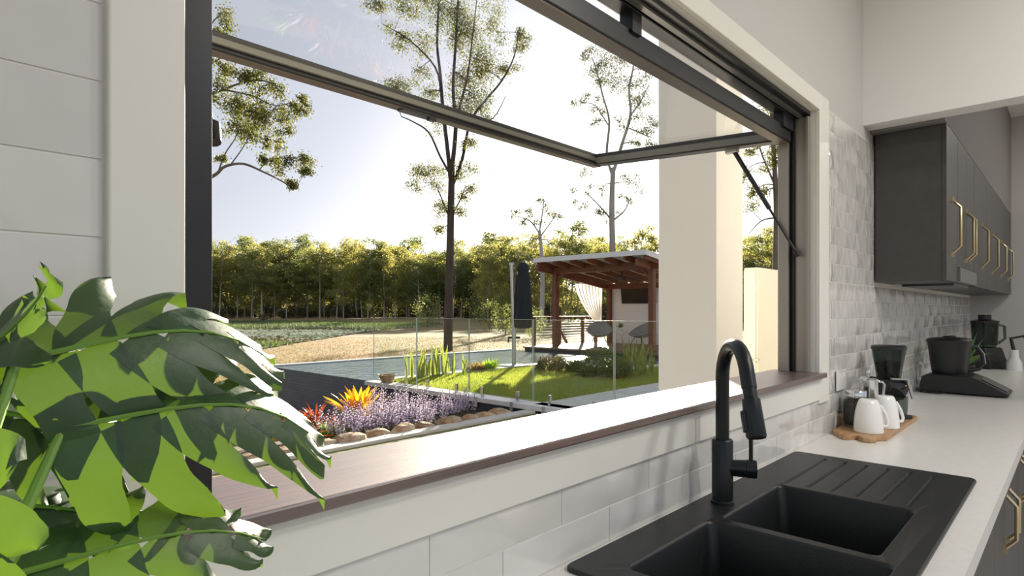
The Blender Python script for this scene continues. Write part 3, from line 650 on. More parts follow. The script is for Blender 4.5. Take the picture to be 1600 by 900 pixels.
# blades helper -----------------------------------------------------------
def quads_mesh(name, V, k, mat_, parent=None):      # V: (n,k,3)
    n = len(V); me = bpy.data.meshes.new(name)
    me.vertices.add(n * k); me.vertices.foreach_set('co', np.ascontiguousarray(V, dtype=np.float32).ravel())
    me.loops.add(n * k); me.loops.foreach_set('vertex_index', np.arange(n * k, dtype=np.int32))
    me.polygons.add(n); me.polygons.foreach_set('loop_start', np.arange(0, n * k, k, dtype=np.int32))
    me.update(calc_edges=True)
    return link(name, me, mat_, parent)
rng = np.random.default_rng(5)
def blades(pts, h, wd, lean, rng=rng):
    n = len(pts); a = rng.uniform(0, 2 * PI, n); hh = h * rng.uniform(.5, 1.3, n)
    ax = np.stack([np.cos(a), np.sin(a), np.zeros(n)], 1); b = rng.uniform(0, 2 * PI, n); ln = lean * rng.uniform(0, 1, n) * hh
    tip = pts + np.stack([np.cos(b) * ln, np.sin(b) * ln, hh], 1)
    return np.stack([pts - ax * wd / 2, pts + ax * wd / 2, tip], 1)
n = 70000
px = rng.uniform(7.26, 12.66, n); py = rng.uniform(5.47, 9.70, n)
P = np.stack([px, py, np.full(n, ZT0 - .035)], 1)
n2 = 14000; P2 = np.stack([rng.uniform(12.66, 16, n2), rng.uniform(5.47, 7.2, n2), np.full(n2, ZT0 - .035)], 1)
tag(quads_mesh('lawn_grass', blades(np.concatenate([P, P2]), .065, .018, .7), 3, M['grass']), 'short green lawn grass beside the pool', 'grass', kind='stuff')
# dry grass tufts on the lower lawn
n = 75000; dd = 14 + 45 * rng.uniform(0, 1, n) ** 1.6; tt = rng.uniform(-1.15, .12, n)
PX = CAM.x + dd * (F.x + RT.x * tt); PY = CAM.y + dd * (F.y + RT.y * tt); ok = ~((PX > 6.8) & (PY < 15.0)) & (PY > 9.5)
P = np.stack([PX, PY, np.full(n, ZL)], 1)[ok]
tag(quads_mesh('dry_lawn_grass', blades(P, .07, .05, .8), 3, M['drygrass']), 'dry brown grass blades on the lower lawn', 'grass', kind='stuff')

# pond --------------------------------------------------------------------
pp = [(-150, 566), (100, 560), (250, 556), (330, 552), (392, 548), (440, 540), (505, 530), (560, 521), (625, 513.5), (690, 509), (690, 505), (600, 503.6), (480, 502.6), (330, 502.6), (100, 503), (-250, 506), (-330, 530)]
pw = [atz(u, v, ZL) for u, v in pp]
pond = tag(MB().add([(p.x, p.y, ZL + .03) for p in pw], [tuple(range(len(pw)))]).build('pond', M['pond'], fixn=False), 'shallow lily covered pond below the forest edge', 'pond', kind='structure')
def inpoly(x, y, poly):
    c = np.zeros(len(x), bool); j = len(poly) - 1
    for i in range(len(poly)):
        xi, yi = poly[i].x, poly[i].y; xj, yj = poly[j].x, poly[j].y
        c ^= ((yi > y) != (yj > y)) & (x < (xj - xi) * (y - yi) / (yj - yi + 1e-12) + xi); j = i
    return c
n = 100000; uu = rng.uniform(-300, 690, n); vv = 502.8 + 52 * rng.uniform(0, 1, n) ** 1.5; d = (CAM.z - ZL) * FPX / (vv - HV); tt = (uu - 800) / FPX
X = CAM.x + d * (F.x + RT.x * tt); Y = CAM.y + d * (F.y + RT.y * tt); ok = inpoly(X, Y, pw)
X = X[ok]; Y = Y[ok]; d = d[ok]
clump = np.sin(X * .21 + 1.3) + np.sin(Y * .17 + X * .08) + rng.normal(0, .8, len(X)); mid = (d > 44) & (d < 92)
k1 = (clump > -.2) & ~(mid & (clump < .55)); X1, Y1 = X[k1], Y[k1]; r_ = rng.uniform(.10, .30, len(X1))
a6 = np.arange(6) * PI / 3
V = np.stack([np.stack([X1 + r_ * np.cos(a), Y1 + r_ * np.sin(a), np.full(len(X1), ZL + .05) + rng.uniform(0, .06, len(X1))], 1) for a in a6], 1)
tag(quads_mesh('lily_pads', V, 6, M['lily']), 'floating lily pads covering the pond', 'lily pads', kind='stuff')
k2 = (clump > .5) & ((d > 85) | (d < 47)); P = np.stack([X[k2], Y[k2], np.full(k2.sum(), ZL)], 1); P = np.repeat(P, 3, 0) + rng.normal(0, .35, (3 * k2.sum(), 3)) * np.array([1, 1, 0])
tag(quads_mesh('pond_reeds', blades(P, .42, .14, .5), 3, M['reeds']), 'green reeds fringing the pond', 'reeds', kind='stuff')

# ================================================================== GLASS FENCE
edges = [-9.86, 8.42, 6.96, 5.49, 3.99, 2.5, 1.02]; ys = [9.86, 8.42, 6.96, 5.49, 3.99, 2.5]
desc = ['glass fence panel at the far end beside the pool corner', 'glass fence panel in front of the snake plants', 'glass fence panel before the sunny lawn and umbrella', 'glass fence panel over the garden bed end, with chrome spigot post', 'glass fence panel nearest the cream column']
for i in range(5):
    y1, y0 = ys[i] - .012, ys[i + 1] + .012
    t = thing('glass_fence_panel', desc[i], 'fence', (7.05, (y0 + y1) / 2, ZT0), group='glass pool fence')
    MB().box(7.044, 7.056, y0, y1, ZT0 + .05, 1.225).build('pane', M['fglass'], t, bevel=.001)
    MB().box(7.0435, 7.0565, y0 - .002, y0 + .002, ZT0 + .05, 1.225).box(7.0435, 7.0565, y1 - .002, y1 + .002, ZT0 + .05, 1.225).box(7.0435, 7.0565, y0, y1, 1.222, 1.228).build('glass_edge', M['gedge'], t)
    for q in (.22, .78):
        yy = y0 + (y1 - y0) * q
        MB().box(7.028, 7.072, yy - .024, yy + .024, ZT0, ZT0 + .16).build('spigot', M['chrome'], t, bevel=.006)
        for xx in (6.915,): MB().box(6.895, 6.91, yy - .03, yy + .03, ZT0 - .16, ZT0 + .005).build('fixing_plate', M['silver'], t)
t = thing('bowl', 'small tan bowl on the fence coping corner', 'bowl', (7.10, 9.45, ZT0))
MB().lathe([(.10, 0), (.16, .12), (.19, .16), (.17, .16), (.09, .03), (0, .03)], 20).build('bowl_body', M['stone'], t, local=True, smooth=True)

# column and utility cabinet
tag(MB().box(3.65, 4.06, .965, 1.375, -.21, 4.2).build('column', M['render'], bevel=.004), 'square cream rendered patio column outside the window', 'column', kind='structure')
t = thing('utility_cabinet', 'cream steel utility cabinet standing behind the patio column', 'cabinet', (4.95, 1.14, -.2))
MB().box(4.64, 5.5, 1.087, 1.195, -.2, 1.70).build('cabinet_body', M['cream'], t, bevel=.006)
MB().box(4.622, 4.64, 1.100, 1.190, 1.00, 1.68).build('door', M['cream'], t, bevel=.003)
MB().box(4.622, 4.64, 1.100, 1.190, -.15, .985).build('door', M['cream'], t, bevel=.003)
MB().box(4.615, 4.66, 1.080, 1.10, .985, .998).build('handle', M['silver'], t)

# ================================================================== GARDEN BED
def ztop(y): return -.30 - max(0, y - 6.5) * .20
bed = MB(); bed.add([(1, 5.55, -.30), (6.94, 5.55, -.30), (6.94, 6.5, -.30), (1, 6.5, -.30), (6.94, 9.9, ztop(9.9)), (1, 9.9, ztop(9.9)), (6.94, 11, ZL), (1, 11, ZL), (1, 5.55, ZL), (6.94, 5.55, ZL)],
    [(0, 1, 2, 3), (3, 2, 4, 5), (5, 4, 6, 7), (0, 8, 9, 1)]); 
tag(bed.build('garden_bed', M['soil'], fixn=False), 'mulched garden bed against the pool wall', 'garden bed', kind='structure')
eb = tag(MB().box(1.2, 6.89, 5.302, 5.50, -.40, -.155).build('garden_edging', M['conc'], bevel=.008), 'pale concrete garden edging topped with mortared sandstone', 'edging')
tag(MB().box(1.2, 6.92, 5.06, 5.298, -.21, -.19).build('moss_strip', M['moss']), 'mossy strip along the garden edging', 'moss', kind='structure')
def rock(seed, sx, sy, sz):
    bm = bmesh.new(); bmesh.ops.create_icosphere(bm, subdivisions=2, radius=1); r = random.Random(seed)
    for v in bm.verts:
        c = v.co; k = 1 + r.uniform(-.12, .12); m_ = max(abs(c.x), abs(c.y), abs(c.z)) ** .55
        v.co = Vector((c.x * sx * k / m_, c.y * sy * k / m_, c.z * sz * (1 + r.uniform(-.1, .1)) / m_))
    me = bpy.data.meshes.new('stone'); bm.to_mesh(me); bm.free(); me.materials.append(M['stone']); return me
RM = [rock(i, rnd.uniform(.14, .20), rnd.uniform(.10, .13), rnd.uniform(.075, .10)) for i in range(7)]
x = 2.7; k = 0
while x < 6.62:
    o = link('stone', RM[k % 7], None, eb); s_ = rnd.uniform(.8, 1.25); o.scale = (s_, s_, rnd.uniform(.85, 1.2)); o.location = (x, 5.60 + rnd.uniform(-.03, .03), -.20 + rnd.uniform(-.02, .03)); o.rotation_euler = (rnd.uniform(-.15, .15), rnd.uniform(-.15, .15), rnd.uniform(-.3, .3))
    x += .36 * s_; k += 1
MB().box(2.5, 6.89, 5.5, 5.62, -.40, -.205).build('mortar', M['coping'], eb)

def strap_leaf(L, wd, curve, n=6):   # leaf along +x rising
    mb = MB()
    for i in range(n + 1):
        q = i / n; x = L * (q - .12 * curve * q * q); z = curve * L * (.5 * q - .75 * q * q) ; w2 = wd * (.55 + .9 * q - 1.40 * q ** 3) / 1 * .5
        w2 = max(w2, .001)
        mb.v += [(x, -w2, z + w2 * .35), (x, 0, z), (x, w2, z + w2 * .35)]
    for i in range(n):
        a = i * 3; mb.f += [(a, a + 1, a + 4, a + 3), (a + 1, a + 2, a + 5, a + 4)]
    me = bpy.data.meshes.new('leaf'); me.from_pydata(mb.v, [], mb.f); me.shade_smooth(); return me
def rosette(name, lab, cat, loc, mat_, nl, L, wd, seed, group=None, emin=15, emax=80, curve=.5):
    r = random.Random(seed); t = thing(name, lab, cat, loc, 0, group)
    ms = [strap_leaf(L * k, wd, curve) for k in (.8, 1.0, 1.15)]
    for m_ in ms: m_.materials.append(mat_)
    for k in range(nl):
        o = link('leaf', r.choice(ms), None, t); el = emin + (emax - emin) * (k / nl) ** .9 + r.uniform(-8, 8)
        o.rotation_euler = (r.uniform(-.3, .3), -R(el), k * 2.39996 + r.uniform(-.2, .2)); s_ = 1 - .25 * k / nl; o.scale = (s_, s_, s_); o.location = (0, 0, .02)
    return t
def gz(u, v, z): p = atz(u, v, z); return (p.x, p.y, z)
rosette('bromeliad', 'red and orange bromeliad nearest the window beside the stones', 'bromeliad', gz(468, 700, -.30), M['brom_r'], 30, .52, .075, 1, 'bromeliads in the bed')
rosette('bromeliad', 'dark maroon bromeliad between the red and yellow ones', 'bromeliad', gz(492, 676, -.34), M['brom_d'], 28, .50, .065, 2, 'bromeliads in the bed')
rosette('bromeliad', 'red bromeliad tucked low beside the lime green tuft', 'bromeliad', gz(520, 680, -.34), M['brom_r'], 18, .34, .055, 7, 'bromeliads in the bed')
rosette('bromeliad', 'small maroon bromeliad at the left end of the bed', 'bromeliad', gz(440, 690, -.32), M['brom_d'], 20, .40, .06, 8, 'bromeliads in the bed')
rosette('bromeliad', 'large bright yellow orange bromeliad against the mosaic pool wall', 'bromeliad', gz(560, 667, -.46), M['brom_y'], 40, .72, .14, 3, 'bromeliads in the bed', 34, 86, .3)
# lilac flowers
def flower_clump(loc, seed, lab, h=.42, n=26, sp=.26):
    r = random.Random(seed); t = thing('lilac_flower', lab, 'flower', loc, 0, 'lilac flowers in the bed')
    st = MB(); fl_ = MB()
    for k in range(n):
        a = r.uniform(0, 2 * PI); q = sp * math.sqrt(r.random()); x, y = q * math.cos(a), q * math.sin(a); hh = h * r.uniform(.6, 1.15)
        tx, ty = x * 1.25 + r.uniform(-.05, .05), y * 1.25 + r.uniform(-.05, .05)
        st.tube([(x, y, 0), (tx, ty, hh)], [.006, .003], 3, False)
        for m_ in range(16):
            f = .45 + .55 * m_ / 15; c = Vector((x + (tx - x) * f, y + (ty - y) * f, hh * f)); b = m_ * 2.4; rr_ = .030 * (1.25 - .8 * (f - .45) / .55)
            dx, dy = math.cos(b) * rr_, math.sin(b) * rr_
            fl_.add([c, c + Vector((dx - dy * .5, dy + dx * .5, .010)), c + Vector((dx * 1.3, dy * 1.3, -.008)), c + Vector((dx + dy * .5, dy - dx * .5, .012))], [(0, 1, 2, 3)])
        for m_ in range(5):
            f = r.uniform(.05, .5); c = Vector((x + (tx - x) * f, y + (ty - y) * f, hh * f)); b = r.uniform(0, 6.28); e = Vector((math.cos(b), math.sin(b), .5)) * .07; s2 = Vector((-math.sin(b), math.cos(b), 0)) * .015
            st.add([c, c + e * .5 + s2, c + e, c + e * .5 - s2], [(0, 1, 2, 3)])
    tag(st.build('stems', M['lavst'], t, local=True, fixn=False), kind='stuff'); tag(fl_.build('flower_spikes', M['lav'], t, local=True, fixn=False), kind='stuff')
fc = [(535, 690, 'leftmost clump of lilac flower spikes above the stones'), (560, 680, 'lilac flower clump in front of the yellow bromeliad'), (588, 682, 'lilac flower clump beside the stone row, second beyond the bromeliads'), (612, 672, 'lilac flower clump in the middle of the bed'),
      (635, 676, 'lilac flower clump near the middle stones'), (640, 662, 'tall lilac flower clump against the dark retaining wall'), (665, 668, 'lilac flower clump right of the tallest spikes'), (690, 660, 'lilac flower clump before the dark wall end'), (718, 653, 'rightmost low clump of lilac flowers by the last stones'), (606, 660, 'lilac flower clump behind the others near the mosaic wall')]
for i, (u, v, lab) in enumerate(fc): flower_clump(gz(u, v, -.32), 20 + i, lab, .50 if i in (5, 9) else .40)
def tuft(name, lab, cat, loc, n, h, wd, mat_, seed, group=None, sp=.08, lean=.5):
    r = random.Random(seed); t = thing(name, lab, cat, loc, 0, group); mb = MB()
    for k in range(n):
        a = r.uniform(0, 6.28); b = a + PI / 2; e = R(r.uniform(30, 88)); L = h * r.uniform(.6, 1.1); o = Vector((math.cos(a), math.sin(a), 0)) * sp * r.random()
        d = Vector((math.cos(a) * math.cos(e), math.sin(a) * math.cos(e), math.sin(e))); s_ = Vector((math.cos(b), math.sin(b), 0)) * wd / 2
        mb.add([o - s_, o + s_, o + d * L * .6 + s_ * .8, o + d * L + Vector((0, 0, -lean * .2 * L)), o + d * L * .6 - s_ * .8], [(0, 1, 2, 3, 4)])
    tag(mb.build('foliage', mat_, t, local=True, fixn=False), kind='stuff'); return t
tuft('grass_tuft', 'bright lime green tuft between the bromeliads and stones', 'plant', gz(512, 686, -.30), 160, .26, .012, M['lime'], 4)
tuft('leafy_plant', 'leafy green plant under the yellow bromeliad', 'plant', gz(545, 668, -.36), 70, .34, .05, M['shrub'], 5)
tuft('leafy_plant', 'low green plant among the lilac flowers', 'plant', gz(625, 686, -.29), 80, .18, .03, M['lime'], 6)
tuft('grass_tuft', 'yellow green tuft at the left end of the bed', 'plant', gz(425, 690, -.36), 90, .34, .02, M['lime'], 9)

# ------------------------------------------------------------------ plants by the lawn
def snake(loc, seed, n, h, lab):
    r = random.Random(seed); t = thing('snake_plant', lab, 'plant', loc, 0, 'snake plants along the pool')
    for k in range(n):
        L = h * r.uniform(.55, 1.1); wd = .075; mb = MB(); tw = r.uniform(-.6, .6); lx, ly = r.uniform(-.14, .14), r.uniform(-.14, .14); x0, y0 = r.uniform(-.16, .16), r.uniform(-.16, .16); ph = r.uniform(0, 3)
        for i in range(6):
            q = i / 5; w2 = wd * (.5 + 1.1 * q - 1.58 * q * q) * .62 + .001; a = ph + tw * q; c = Vector((x0 + lx * q * q, y0 + ly * q * q, L * q)); s_ = Vector((math.cos(a), math.sin(a), 0)) * w2
            mb.v += [tuple(c - s_), tuple(c + s_)]
        for i in range(5): a = 2 * i; mb.f.append((a, a + 1, a + 3, a + 2))
        mb.build('leaf', M['snake'], t, local=True, fixn=False, smooth=True)
sn = [((648, 592), 9, .78, 'snake plant clump beside the tan bowl'), ((666, 590), 8, .75, 'snake plant clump second from the tan bowl'), ((680, 589), 10, .82, 'dense snake plant clump in the middle of the row'), ((704, 586), 8, .68, 'snake plant clump behind the second fence joint'), ((722, 584), 5, .60, 'thin snake plant near the sunny lawn corner')]
for i, ((u, v), n_, h_, lab) in enumerate(sn): snake(gz(u, v, ZT0 - .03), 40 + i, n_, h_, lab)
snake(gz(985, 590, ZT0 - .03), 50, 12, .95, 'yellow striped snake plant cluster beside the cream column')
snake(gz(1006, 588, ZT0 - .03), 51, 12, .85, 'snake plant cluster nearest the cream column')
def shrub(loc, seed, rx, h, lab, n=1400, mat_='shrub', ls=.06):
    g2 = np.random.default_rng(seed); t = thing('garden_shrub', lab, 'shrub', loc, 0, 'low shrubs along the pool')
    d_ = g2.normal(0, 1, (n, 3)); d_ /= np.linalg.norm(d_, axis=1)[:, None]; r_ = g2.uniform(.45, 1, n) ** .5; k_ = 1 + .25 * np.sin(d_[:, 0] * 5 + seed) * np.sin(d_[:, 1] * 6)
    c = d_ * (r_ * k_)[:, None] * np.array([rx, rx, h / 2]) + np.array([0, 0, h / 2])
    a = g2.normal(0, 1, (n, 3)); a /= np.linalg.norm(a, axis=1)[:, None]; b = np.cross(a, g2.normal(0, 1, (n, 3))); b /= np.linalg.norm(b, axis=1)[:, None]
    V = np.stack([c, c + a * ls + b * ls * .35, c + a * ls * 2, c + a * ls - b * ls * .35], 1)
    tag(quads_mesh('foliage', V, 4, M[mat_], t), kind='stuff')
    MB().tube([(0, 0, 0), (.02, .01, h * .3), (-.03, .02, h * .55)], [.02, .015, .008], 5).tube([(0, 0, h * .15), (rx * .4, .05, h * .5)], [.012, .006], 5).build('stem', M['barkd'], t, local=True)
sh = [((862, 581), .42, .34, 'low bronze shrub behind the lawn by the pool', 'under'), ((900, 582), .25, .25, 'small pale succulent shrub at the pool edge', 'shrub'), ((942, 588), .48, .62, 'rounded green shrub at the right of the lawn', 'shrub'), ((962, 592), .34, .42, 'smaller green shrub beside the rounded one', 'shrub'), ((920, 590), .22, .20, 'low flowering shrub before the rounded one', 'shrub'),
      ]
for i, ((u, v), rx, h_, lab, m_) in enumerate(sh): shrub(gz(u, v, ZT0 - .02), 60 + i, rx, h_, lab, 900, m_, .045)

for i, (u, v, h_, m_, lab) in enumerate(((738, 581, .22, 'rust', 'rusty low plant behind the snake plants'), (746, 580, .30, 'rust', 'rusty upright plant beside the umbrella side of the lawn'), (755, 579, .26, 'lime', 'lime plant second from the umbrella base'), (766, 578, .34, 'lime', 'taller lime plant nearest the umbrella base'), (868, 576, .36, 'rust', 'rusty leafy plant at the pool edge before the pavilion post'))):
    tuft('edge_plant', lab, 'plant', gz(u, v, ZT0 - .02), 60, h_, .05, M[m_], 80 + i, 'small plants along the pool edge', .12)

# ================================================================== UMBRELLA
ub = atz(803, 573, ZT0)
um = thing('cantilever_umbrella', 'closed charcoal cantilever umbrella on a silver mast by the pool', 'umbrella', (ub.x, ub.y, ZT0))
q = RT
MB().box(-.30, .30, -.30, .30, 0, .05).build('base_plate', M['silver'], um, local=True, bevel=.01)
MB().tube([(0, 0, .05), (0, 0, .9), tuple(-q * .06 + Vector((0, 0, 2.62)))], [.055, .055, .050], 12).build('mast', M['silver'], um, local=True, smooth=True)
MB().lathe([(.07, 2.60), (.075, 2.64), (.06, 2.68), (0, 2.68)], 12, tuple(-q * .06)).build('mast_cap', M['silver'], um, local=True, smooth=True)
MB().tube([tuple(Vector((0, 0, .75)) - q * .16), tuple(Vector((0, 0, .75)) + q * .16)], .03, 8).tube([tuple(Vector((0, 0, .75)) - q * .14), tuple(Vector((0, 0, .62)) - q * .14)], .02, 8).build('crank', M['tapblack'], um, local=True)
MB().tube([tuple(Vector((0, 0, 1.35)) + q * .03), tuple(Vector((0, 0, 2.45)) + q * .10)], .025, 8).build('arm', M['silver'], um, local=True)
cx = q * .235
cp = MB().lathe([(.10, .98), (.22, 1.02), (.235, 1.3), (.20, 1.8), (.165, 2.30), (.15, 2.36), (.13, 2.44), (.15, 2.48), (.15, 2.58), (.10, 2.66), (0, 2.70)], 40, tuple(cx), fold=lambda a, f: 1 + (.10 if f < .75 else .02) * math.sin(8 * a + 3 * f))
cp.build('canopy', M['canopy'], um, local=True, smooth=True)
MB().tube([tuple(cx + Vector((0, 0, .95))), tuple(cx + Vector((0, 0, 2.72)))], .02, 8).build('canopy_pole', M['silver'], um, local=True)

# ================================================================== PAVILION
ZD = .07
pv = thing('pavilion', 'open timber pool pavilion with white skillion roof and back wall', 'pavilion', (18.4, 11, ZD))
X0, X1, Y0, Y1 = 16.2, 20.6, 8.3, 14.05
MB().box(16.28, X1, Y0, Y1 - .05, ZL, ZD - .06).build('deck_base', M['navy'], pv)
y = Y0
while y < Y1 - .05:
    MB().box(16.2, X1, y, y + .135, ZD - .06, ZD).build('deck_board', M['deck'], pv); y += .14
for yy in (9.12, 13.0): pass
PY0, PY1 = 9.10, 13.02; PXF = 16.85
for yy in (PY0, PY1):
    p = MB().box(PXF - .09, PXF + .09, yy - .09, yy + .09, ZD, 2.86).build('post', M['timber'], pv, bevel=.006)
    sgn = 1 if yy < 11 else -1
    MB().bar((PXF, yy, 2.30), (PXF, yy + .5 * sgn, 2.84), .07, .07).build('brace', M['timber'], p)
for yy in (PY0, PY1): MB().box(20.18, 20.34, yy - .08, yy + .08, ZD, 2.40).build('post', M['timber'], pv, bevel=.006)
MB().box(PXF - .06, PXF + .06, 8.8, 13.18, 2.68, 2.93).build('front_beam', M['timber'], pv, bevel=.004)
MB().box(20.1, 20.22, 8.8, 13.18, 2.22, 2.42).build('rear_beam', M['timber'], pv, bevel=.004)
def rz(x): return 3.14 - (x - 15.9) * .135
for k in range(7):
    yy = 8.85 + k * .71
    MB().bar((15.98, yy, rz(15.98) - .10), (20.6, yy, rz(20.6) - .10), .07, .19).build('rafter', M['timber'], pv)
MB().bar((15.95, 13.12, 2.86), (20.3, 13.12, 2.30), .10, .20).build('side_beam', M['timber'], pv)
MB().bar((15.95, 9.12, 2.86), (20.3, 9.12, 2.30), .10, .20).build('side_beam', M['timber'], pv)
rf = MB(); n = 26; yy0, yy1 = 8.75, 13.22
vs = []
for i in range(n * 4 + 1):
    y = yy0 + (yy1 - yy0) * i / (n * 4); hgt = .03 if i % 4 in (1, 2) else 0
    vs += [(15.9, y, rz(15.9) + hgt), (20.9, y, rz(20.9) + hgt)]
for i in range(n * 4): rf.f.append((2 * i, 2 * i + 1, 2 * i + 3, 2 * i + 2))
rf.v = vs
roof = rf.build('roof_sheet', M['roofw'], pv, fixn=False)
b1 = MB(); b1.bar((15.88, yy0 - .02, rz(15.88) - .02), (15.88, yy1 + .02, rz(15.88) - .02), .03, .16); b1.bar((15.88, yy1, rz(15.88) - .02), (20.9, yy1, rz(20.9) - .02), .03, .16); b1.bar((15.88, yy0, rz(15.88) - .02), (20.9, yy0, rz(20.9) - .02), .03, .16)
b1.build('fascia', M['roofw'], roof)
for k in range(4):
    x = 16.4 + k * 1.25
    MB().box(x, x + .09, yy0 + .05, yy1 - .05, rz(x) - .015, rz(x) + .0).build('batten', M['roofw'], roof)
MB().box(20.35, 20.5, 8.3, 13.20, ZD, 2.36).build('back_wall', M['wallw'], pv)
# railing on the far side
RY = 13.86
for xx in (16.62, 18.1, 19.6, 20.5): MB().box(xx - .055, xx + .055, RY - .055, RY + .055, ZD, 1.10).build('rail_post', M['timber'], pv)
MB().box(16.5, 20.6, RY - .08, RY + .08, 1.10, 1.145).build('handrail', M['timber'], pv, bevel=.006)
for k in range(9): MB().box(16.62, 20.5, RY - .008, RY + .008, .17 + k * .10, .186 + k * .10).build('rail_wire', M['silver'], pv)
MB().bar((16.9, 13.1, 1.0), (18.5, 13.8, ZD + .05), .07, .09).build('brace', M['timber'], pv)
# ceiling fan under the roof
fn = thing('ceiling_fan', 'dark ceiling fan hanging under the pavilion roof', 'fan', (17.9, 10.9, 2.70))
MB().tube([(0, 0, .0), (0, 0, -.25)], .03, 8).lathe([(.05, -.30), (.12, -.28), (.12, -.20), (.05, -.18)], 16).build('fan_motor', M['plastic'], fn, local=True)
for k in range(4):
    a = k * PI / 2 + .4; c = Vector((math.cos(a), math.sin(a), 0))
    MB().bar(c * .12 + Vector((0, 0, -.25)), c * .65 + Vector((0, 0, -.25)), .13, .012).build('blade', M['plastic'], fn, local=True)
# tv
tv = thing('television', 'black flat television mounted on the pavilion back wall', 'television', (20.28, 11.80, 1.66), R(4))
MB().box(-.03, .03, -.85, .62, -.02, .66).build('tv_case', M['plastic'], tv, local=True, bevel=.006)
MB().box(-.034, -.03, -.82, .59, .02, .63).build('tv_screen', M['screen'], tv, local=True)
MB().box(.03, .08, -.25, .0, .2, .45).build('wall_mount', M['plastic'], tv, local=True)
tv.rotation_euler = (0, R(-8), R(3))
# curtain tied back at the far side
cu = thing('curtain', 'white sheer curtain tied back beside the pavilion railing', 'curtain', (19.3, 13.2, ZD))
mb = MB(); NZ, NX = 20, 40
for j in range(NZ + 1):
    q_ = j / NZ; z = 2.38 - ZD - 1.75 * q_
    pinch = 1 - .80 * min(1, max(0, q_ / .86)) ** 1.6 if q_ < .86 else .2 + .10 * (q_ - .86) / .14
    for i in range(NX + 1):
        s_ = i / NX; x = -1.05 + 1.75 * s_; xx = .62 + (x - .62) * pinch
        mb.v.append((xx, .05 * math.sin(s_ * 50) * (.4 + pinch * .6), z))
for j in range(NZ):
    for i in range(NX): a = j * (NX + 1) + i; mb.f.append((a, a + 1, a + NX + 2, a + NX + 1))
mb.build('cloth', M['curtain'], cu, local=True, smooth=True, fixn=False)
MB().tube([(-1.1, 0, 2.33), (.8, 0, 2.33)], .012, 6).build('curtain_rod', M['silver'], cu, local=True)
# bucket chairs
def bucket(loc, rz_, lab):
    t = thing('bucket_chair', lab, 'chair', loc, rz_, 'rattan bucket chairs'); mb = MB(); NA, NR = 32, 9
    for j in range(NR + 1):
        q_ = j / NR
        for i in range(NA):
            a = 2 * PI * i / NA; back = .5 - .5 * math.cos(a)     # a=pi is the back
            rr_ = q_ * (.44 + .02 * back); z = .30 + (q_ ** 2.3) * (.10 + .46 * back ** 1.3); mb.v.append((rr_ * math.cos(a) - .07 * back * q_ * q_, rr_ * 1.02 * math.sin(a), z))
    for j in range(NR):
        for i in range(NA): i2 = (i + 1) % NA; mb.f.append((j * NA + i, j * NA + i2, (j + 1) * NA + i2, (j + 1) * NA + i))
    o = mb.build('seat_shell', M['rattan'], t, local=True, smooth=True, fixn=False, ang=180); m_ = o.modifiers.new('thick', 'SOLIDIFY'); m_.thickness = .025
    rim = [mb.v[NR * NA + i % NA] for i in range(NA + 1)]
    MB().tube(rim, .018, 6, False).build('rim', M['rattan'], t, local=True, smooth=True)
    for sx in (-1, 1):
        for sy in (-1, 1): MB().tube([(sx * .16, sy * .18, .33), (sx * .30, sy * .32, 0)], .012, 6).build('leg', M['plastic'], t, local=True)
    MB().lathe([(.0, .33), (.25, .335), (.28, .36), (.26, .40), (0, .41)], 20).build('cushion', M['curtain'], t, local=True, smooth=True)
c1 = atz(939, 537, ZD); c2 = atz(1003, 541, ZD)
bucket((18.45, 12.25, ZD), R(215), 'grey rattan bucket chair beside the curtain, left of the side table')
bucket((18.95, 10.75, ZD), R(165), 'grey rattan bucket chair under the television')
tb = thing('side_table', 'small white side table between the two bucket chairs', 'table', (18.85, 11.58, ZD))
MB().lathe([(.26, .50), (.26, .53), (0, .53)], 24).build('tabletop', M['white'], tb, local=True)
for k in range(3): a = k * 2.09; MB().tube([(.20 * math.cos(a), .20 * math.sin(a), .50), (.24 * math.cos(a), .24 * math.sin(a), 0)], .012, 6).build('leg', M['white'], tb, local=True)
vz = thing('vase', 'little pot plant on the white side table', 'vase', (18.85, 11.58, ZD + .53))
MB().lathe([(.05, 0), (.09, .06), (.07, .14), (.06, .14), (0, .10)], 16).build('pot', M['pot'], vz, local=True, smooth=True)
lm = MB()
for k in range(24):
    a = k * 2.4; el = R(20 + 60 * rnd.random()); L = .22; d_ = Vector((math.cos(a) * math.cos(el), math.sin(a) * math.cos(el), math.sin(el))); s_ = Vector((-math.sin(a), math.cos(a), 0)) * .03; b = Vector((0, 0, .12))
    lm.add([b, b + d_ * L * .6 + s_, b + d_ * L, b + d_ * L * .6 - s_], [(0, 1, 2, 3)])
lm.build('foliage', M['shrub'], vz, local=True, fixn=False)

